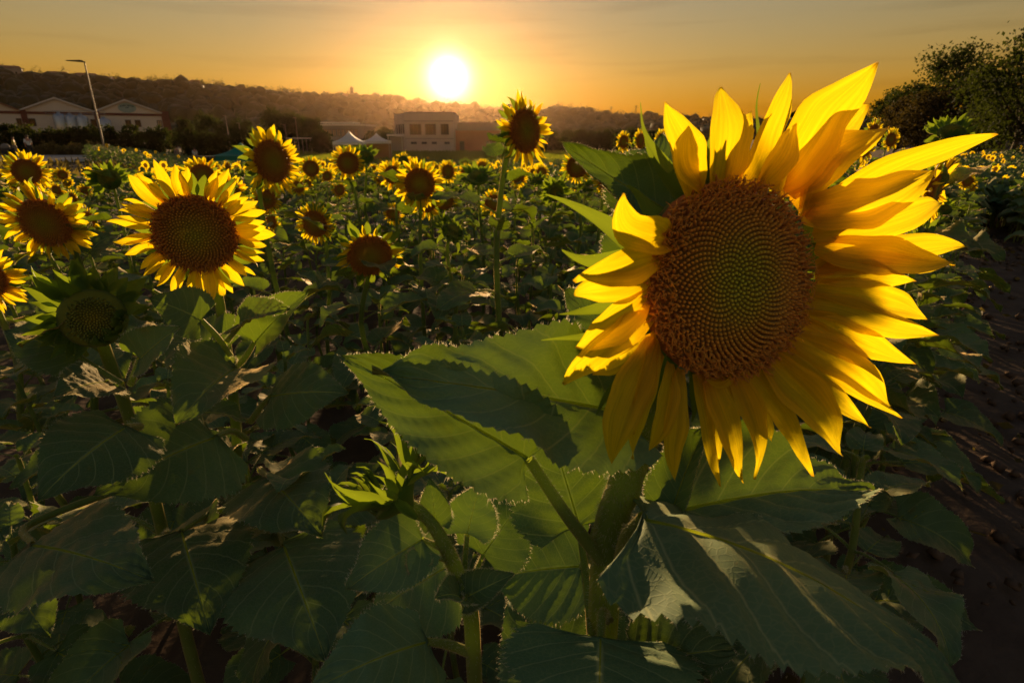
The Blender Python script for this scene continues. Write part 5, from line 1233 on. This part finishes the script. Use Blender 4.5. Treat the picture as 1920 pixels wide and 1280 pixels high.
# ------------------------------------------------------------------ tents, lamp, poles, people
def tent(px, Y, w, pt, pe, m, label, name, sidem=None):
    x, y = gp(px, Y); z = float(terr(x, y)); e = ztop(pe, Y) - z; top = ztop(pt, Y) - z; h = w / 2
    o = root(name, (x, y, z), label, 'tent', rz=.12)
    def S(u, v): pass
    V = []; n = 8; rings = 8
    for i in range(rings + 1):
        t = i / rings; half = h * t; zz = top - (top - e) * (t ** .72) - (.10 * math.sin(math.pi * t))
        for q in range(4 * n):
            s, f = divmod(q, n); f = f / n * 2 - 1; c = [(f, -1), (1, f), (-f, 1), (-1, -f)][s]; sag = 1 - .05 * (1 - f * f) * t
            V.append([c[0] * half * sag, c[1] * half * sag, zz])
    Fc = [[i * 4 * n + j, i * 4 * n + (j + 1) % (4 * n), (i + 1) * 4 * n + (j + 1) % (4 * n), (i + 1) * 4 * n + j] for i in range(rings) for j in range(4 * n)]
    ob('canopy', mk('canopy', [(V, np.array(Fc), 0, None)], [m]), o)
    vb = []
    for (xa, ya, xb, yb) in ((-h, -h, h, -h), (h, -h, h, h), (h, h, -h, h), (-h, h, -h, -h)):
        k = len(vb); VV = np.array([[xa, ya, e], [xb, yb, e], [xb, yb, e - .25], [xa, ya, e - .25]]) * [.997, .997, 1]; vb.append((VV, np.array([[0, 1, 2, 3]]), 0))
    ob('valance', mk('valance', vb, [m], False), o)
    for sx2 in (-1, 1):
        for sy in (-1, 1):
            t = tube([[sx2 * h * .97, sy * h * .97, 0], [sx2 * h * .97, sy * h * .97, e]], .03, 6); ob('leg', mk('leg', [t[:2] + (0, t[2])], [M_STEEL]), o)
    if sidem is not None: bx('side_panel', (-h * .95, h * .95, h * .9, h * .93, .1, e - .3), sidem, o)
    return o
tent(655, 57, 2.75, 245, 266, M_TENTW, 'larger white pavilion tent left of the block building', 'white_tent', M_LIME)
tent(706, 62, 2.75, 249, 264.5, M_TENTW, 'smaller white pavilion tent next to the block building', 'white_tent', M_WOOD)
tent(449, 33, 2.6, 267, 291, M_TENTT, 'teal pavilion tent standing in the field behind the flowers', 'teal_tent')
x, y = gp(376, 27); cr = root('dark_crate', (x, y, float(terr(x, y))), 'dark crate showing above the flowers left of the teal tent', 'crate'); zc = ztop(293, 27) - float(terr(x, y))
bx('crate_body', (-.35, .35, -.25, .25, 0, zc - .06), M_DARKM, cr); bx('lid', (-.40, .40, -.29, .29, zc - .06, zc), M_DARKM, cr)
# street lamp
x, y = gp(191, 50); z = float(terr(x, y)); H = CAMZ + math.hypot(x, y) * ray(150, 116)[2] / math.hypot(*ray(150, 116)[:2]) - z
lm = root('street_lamp', (x, y, z), 'tall street lamp with one short arm beside the road', 'street lamp')
t = tube([[0, 0, 0], [0, 0, H * .5], [0, 0, H]], [.085, .065, .045], 10); ob('pole', mk('pole', [t[:2] + (0, t[2])], [M_POLE]), lm)
t = tube([[0, 0, 0], [0, 0, .35]], [.17, .15], 10); ob('base', mk('base', [t[:2] + (0, t[2])], [M_POLE]), lm)
t = tube([[.05, 0, H - .02], [-.25, 0, H + .04], [-.45, 0, H + .06]], .05, 8); ob('arm', mk('arm', [t[:2] + (0, t[2])], [M_DARKM]), lm)
V, Fc = box(-1.35, -.2, -.17, .17, H - .02, H + .13); V[[0, 2, 4, 6], 2] = [H + .07, H + .07, H + .12, H + .12]; ob('lamp_head', mk('lamp_head', [(V, Fc, 0)], [M_DARKM], False), lm)
for k, (px, pt, Yd) in enumerate([(429, 218, 98), (452, 232, 82), (558, 222, 92), (537, 235, 90), (534, 234, 96)]):
    x, y = gp(px, Yd); z = float(terr(x, y)); H = ztop(pt, Yd) - z
    o = root('utility_pole', (x, y, z), ['thin pole with a lamp right of the flat-topped tree', 'pole behind the teal tent', 'thin pole among the dark trees', 'short pole left of the dark trees', 'tall thin pole in front of the tallest dark tree'][k], 'pole')
    t = tube([[0, 0, 0], [0, 0, H]], [.10, .06], 8); ob('shaft', mk('shaft', [t[:2] + (0, t[2])], [M_POLE]), o); bx('head', (-.35, .12, -.06, .06, H, H + .12), M_POLE, o)
def person(px, py_feet, Y, h, label, top, bottom, pose, hair=M_HAIRP, flip=1):
    x, y = gp(px, Y); z = float(terr(x, y)); o = root('person', (x, y, z), label, 'person', rz=pose.get('rz', 0.)); s = h / 1.75
    st = pose.get('stride', .25); am = pose.get('arm', .2)
    J = {'pel': (0, 0, .95), 'sp': (.0, 0, 1.15), 'ch': (.02, 0, 1.36), 'nk': (.03, 0, 1.50), 'hd': (.05, 0, 1.60), 'ht': (.05, 0, 1.70),
         'lh': (0, .09, .90), 'lk': (st * .6, .10, .50), 'la': (st, .10, .08), 'lt': (st + .16, .11, .04), 'rh': (0, -.09, .90), 'rk': (-st * .25, -.10, .49), 'ra': (-st * 1.1, -.10, .10), 'rt': (-st * 1.1 + .15, -.11, .04),
         'ls': (.02, .19, 1.43), 'le': (-am * .5, .24, 1.16), 'lw': (-am * .2, .24, .92), 'lf': (-am * .1, .23, .82), 'rs': (.02, -.19, 1.43), 're': (am * .5, -.24, 1.16), 'rw': (am * 1.2, -.22, .95), 'rf': (am * 1.4, -.21, .86)}
    E = [('pel', 'sp'), ('sp', 'ch'), ('ch', 'nk'), ('nk', 'hd'), ('hd', 'ht'), ('pel', 'lh'), ('lh', 'lk'), ('lk', 'la'), ('la', 'lt'), ('pel', 'rh'), ('rh', 'rk'), ('rk', 'ra'), ('ra', 'rt'), ('ch', 'ls'), ('ls', 'le'), ('le', 'lw'), ('lw', 'lf'), ('ch', 'rs'), ('rs', 're'), ('re', 'rw'), ('rw', 'rf')]
    RAD = {'pel': .13, 'sp': .125, 'ch': .14, 'nk': .055, 'hd': .085, 'ht': .085, 'lh': .09, 'lk': .06, 'la': .04, 'lt': .035, 'rh': .09, 'rk': .06, 'ra': .04, 'rt': .035, 'ls': .06, 'le': .043, 'lw': .032, 'lf': .035, 'rs': .06, 're': .043, 'rw': .032, 'rf': .035}
    def skin(name, keys, grow, m, parent):
        ks = list(keys); me = bpy.data.meshes.new(name); ed = [(ks.index(a), ks.index(b)) for a, b in E if a in ks and b in ks]
        me.from_pydata([tuple(c * s for c in J[k]) for k in ks], ed, []); me.materials.append(m); b_ = ob(name, me, parent)
        md = b_.modifiers.new('skin', 'SKIN'); md.use_smooth_shade = True
        lay = me.skin_vertices[0] if len(me.skin_vertices) else None
        if lay is None:
            bpy.context.view_layer.objects.active = b_; b_.select_set(True)
        for i, k in enumerate(ks):
            rv = RAD[k] * s * grow; me.skin_vertices[0].data[i].radius = (rv, rv); me.skin_vertices[0].data[i].use_root = (i == 0)
        b_.modifiers.new('sub', 'SUBSURF').levels = 1; return b_
    body = skin('body', J.keys(), 1., M_SKIN, o)
    skin('shirt', ['sp', 'pel', 'ch', 'ls', 'le', 'rs', 're'] if pose.get('sleeve', 1) else ['sp', 'pel', 'ch', 'ls', 'rs'], 1.16, top, o)
    skin('trousers', ['pel', 'lh', 'lk', 'rh', 'rk'] + (['la', 'ra'] if pose.get('long', 1) else []), 1.24, bottom, o)
    V = IV * [.105 * s, .10 * s, .10 * s] + np.array([.035 * s, 0, 1.67 * s]); ob('hair', mk('hair', [(V, IF, 0)], [hair]), o)
    return o
person(50, 0, 50, 1.78, 'person in a white T-shirt and dark trousers striding along the road', M_WHITE, M_DARKC, dict(stride=.34, arm=.22, rz=2.4))
person(22, 0, 50.5, 1.68, 'person in a yellow top and grey trousers on the road', M_YELC, M_GREYC, dict(stride=.16, arm=.15, rz=.5))
x, y = gp(8, 49); pc = root('pushchair', (x, y, float(terr(x, y))), 'dark pushchair beside the person in the yellow top', 'pushchair')
V, Fc = box(-.35, .35, -.25, .25, .35, .75); V[[4, 6], 0] -= .12; ob('seat', mk('seat', [(V, Fc, 0)], [M_DARKC], False), pc)
V = IV * [.36, .28, .30] + np.array([-.15, 0, .85]); ob('hood', mk('hood', [(V, IF, 0)], [M_GREYC]), pc)
t = tube([[.2, -.2, .5], [.55, -.2, 1.0], [.55, .2, 1.0], [.2, .2, .5]], .02, 5); ob('handle', mk('handle', [t[:2] + (0, t[2])], [M_DARKM]), pc)
for wx_, wy_ in ((-.3, -.25), (-.3, .25), (.3, -.25), (.3, .25)):
    a_ = np.linspace(0, 6.283, 17); t = tube(np.stack([wx_ + .13 * np.cos(a_), np.full(17, wy_), .14 + .13 * np.sin(a_)], 1), .025, 5); ob('wheel', mk('wheel', [t[:2] + (0, t[2])], [M_DARKM]), pc)
person(360, 0, 62, 1.75, 'person in a white shirt standing behind the far flowers, right one of the two', M_WHITE, M_GREYC, dict(stride=.1, arm=.1, rz=1.5))
person(326, 0, 62, 1.70, 'person in a pale shirt standing behind the far flowers, left one of the two', M_GREYC, M_GREYC, dict(stride=.1, arm=.1, rz=1.4))
# parked car under the dark trees at the right
def car(px, Y, label, rz):
    x, y = gp(px, Y); z = float(terr(x, y)); o = root('parked_car', (x, y, z), label, 'car', rz=rz)
    pr_ = np.array([[-2.1, .35], [-2.1, .85], [-1.9, .95], [-1.3, 1.0], [-.7, 1.42], [.9, 1.45], [1.5, 1.0], [2.1, .85], [2.15, .35]])
    n = len(pr_); V = np.vstack([np.column_stack([pr_[:, 0], np.full(n, -.8), pr_[:, 1]]), np.column_stack([pr_[:, 0], np.full(n, .8), pr_[:, 1]])])
    ob('body', mk('body', [(V, np.array([list(range(n - 1, -1, -1)), list(range(n, 2 * n))]), 0), (V, np.array([[i, (i + 1) % n, n + (i + 1) % n, n + i] for i in range(n)]), 0)], [M_DARKM], False), o)
    for sy in (-.81, .81): bx('side_window', (-.75, .95, min(sy, sy * .99), max(sy, sy * .99), 1.02, 1.32), M_GLASS, o)
    for cx_ in (-1.3, 1.35):
        for sy in (-.75, .75):
            a_ = np.linspace(0, 6.283, 17); t = tube(np.stack([cx_ + .22 * np.cos(a_), np.full(17, sy), .32 + .22 * np.sin(a_)], 1), .1, 6); ob('wheel', mk('wheel', [t[:2] + (0, t[2])], [M_DARKM]), o)
car(1660, 62, 'dark parked car beside the small bare-trunked tree', .2)
x, y = gp(1868, 60); bb = root('pale_shed', (x, y, float(terr(x, y)) - .2), 'pale low shed glimpsed between the trunks at the right', 'shed'); bx('wall', (-2.4, 2.4, 0, 4, 0, 2.2), M_WALLW, bb); bx('roof', (-2.7, 2.7, -.4, 4.4, 2.2, 2.45), M_WALLG, bb); bx('door', (-.5, .5, -.06, .02, .0, 1.9), M_DARKM, bb)

# ------------------------------------------------------------------ haze
hz, N_, L_, o_ = mat('haze_air')
pv_ = N_('ShaderNodeVolumePrincipled'); pv_.inputs['Density'].default_value = .000038; pv_.inputs['Color'].default_value = (.95, .64, .38, 1); pv_.inputs['Anisotropy'].default_value = .85
L_(pv_.outputs[0], o_.inputs['Volume'])
V, Fc = box(-900, 900, -80, 1000, -4, 92)
ob('haze', mk('haze', [(V, Fc, 0)], [hz], False), kind='stuff')
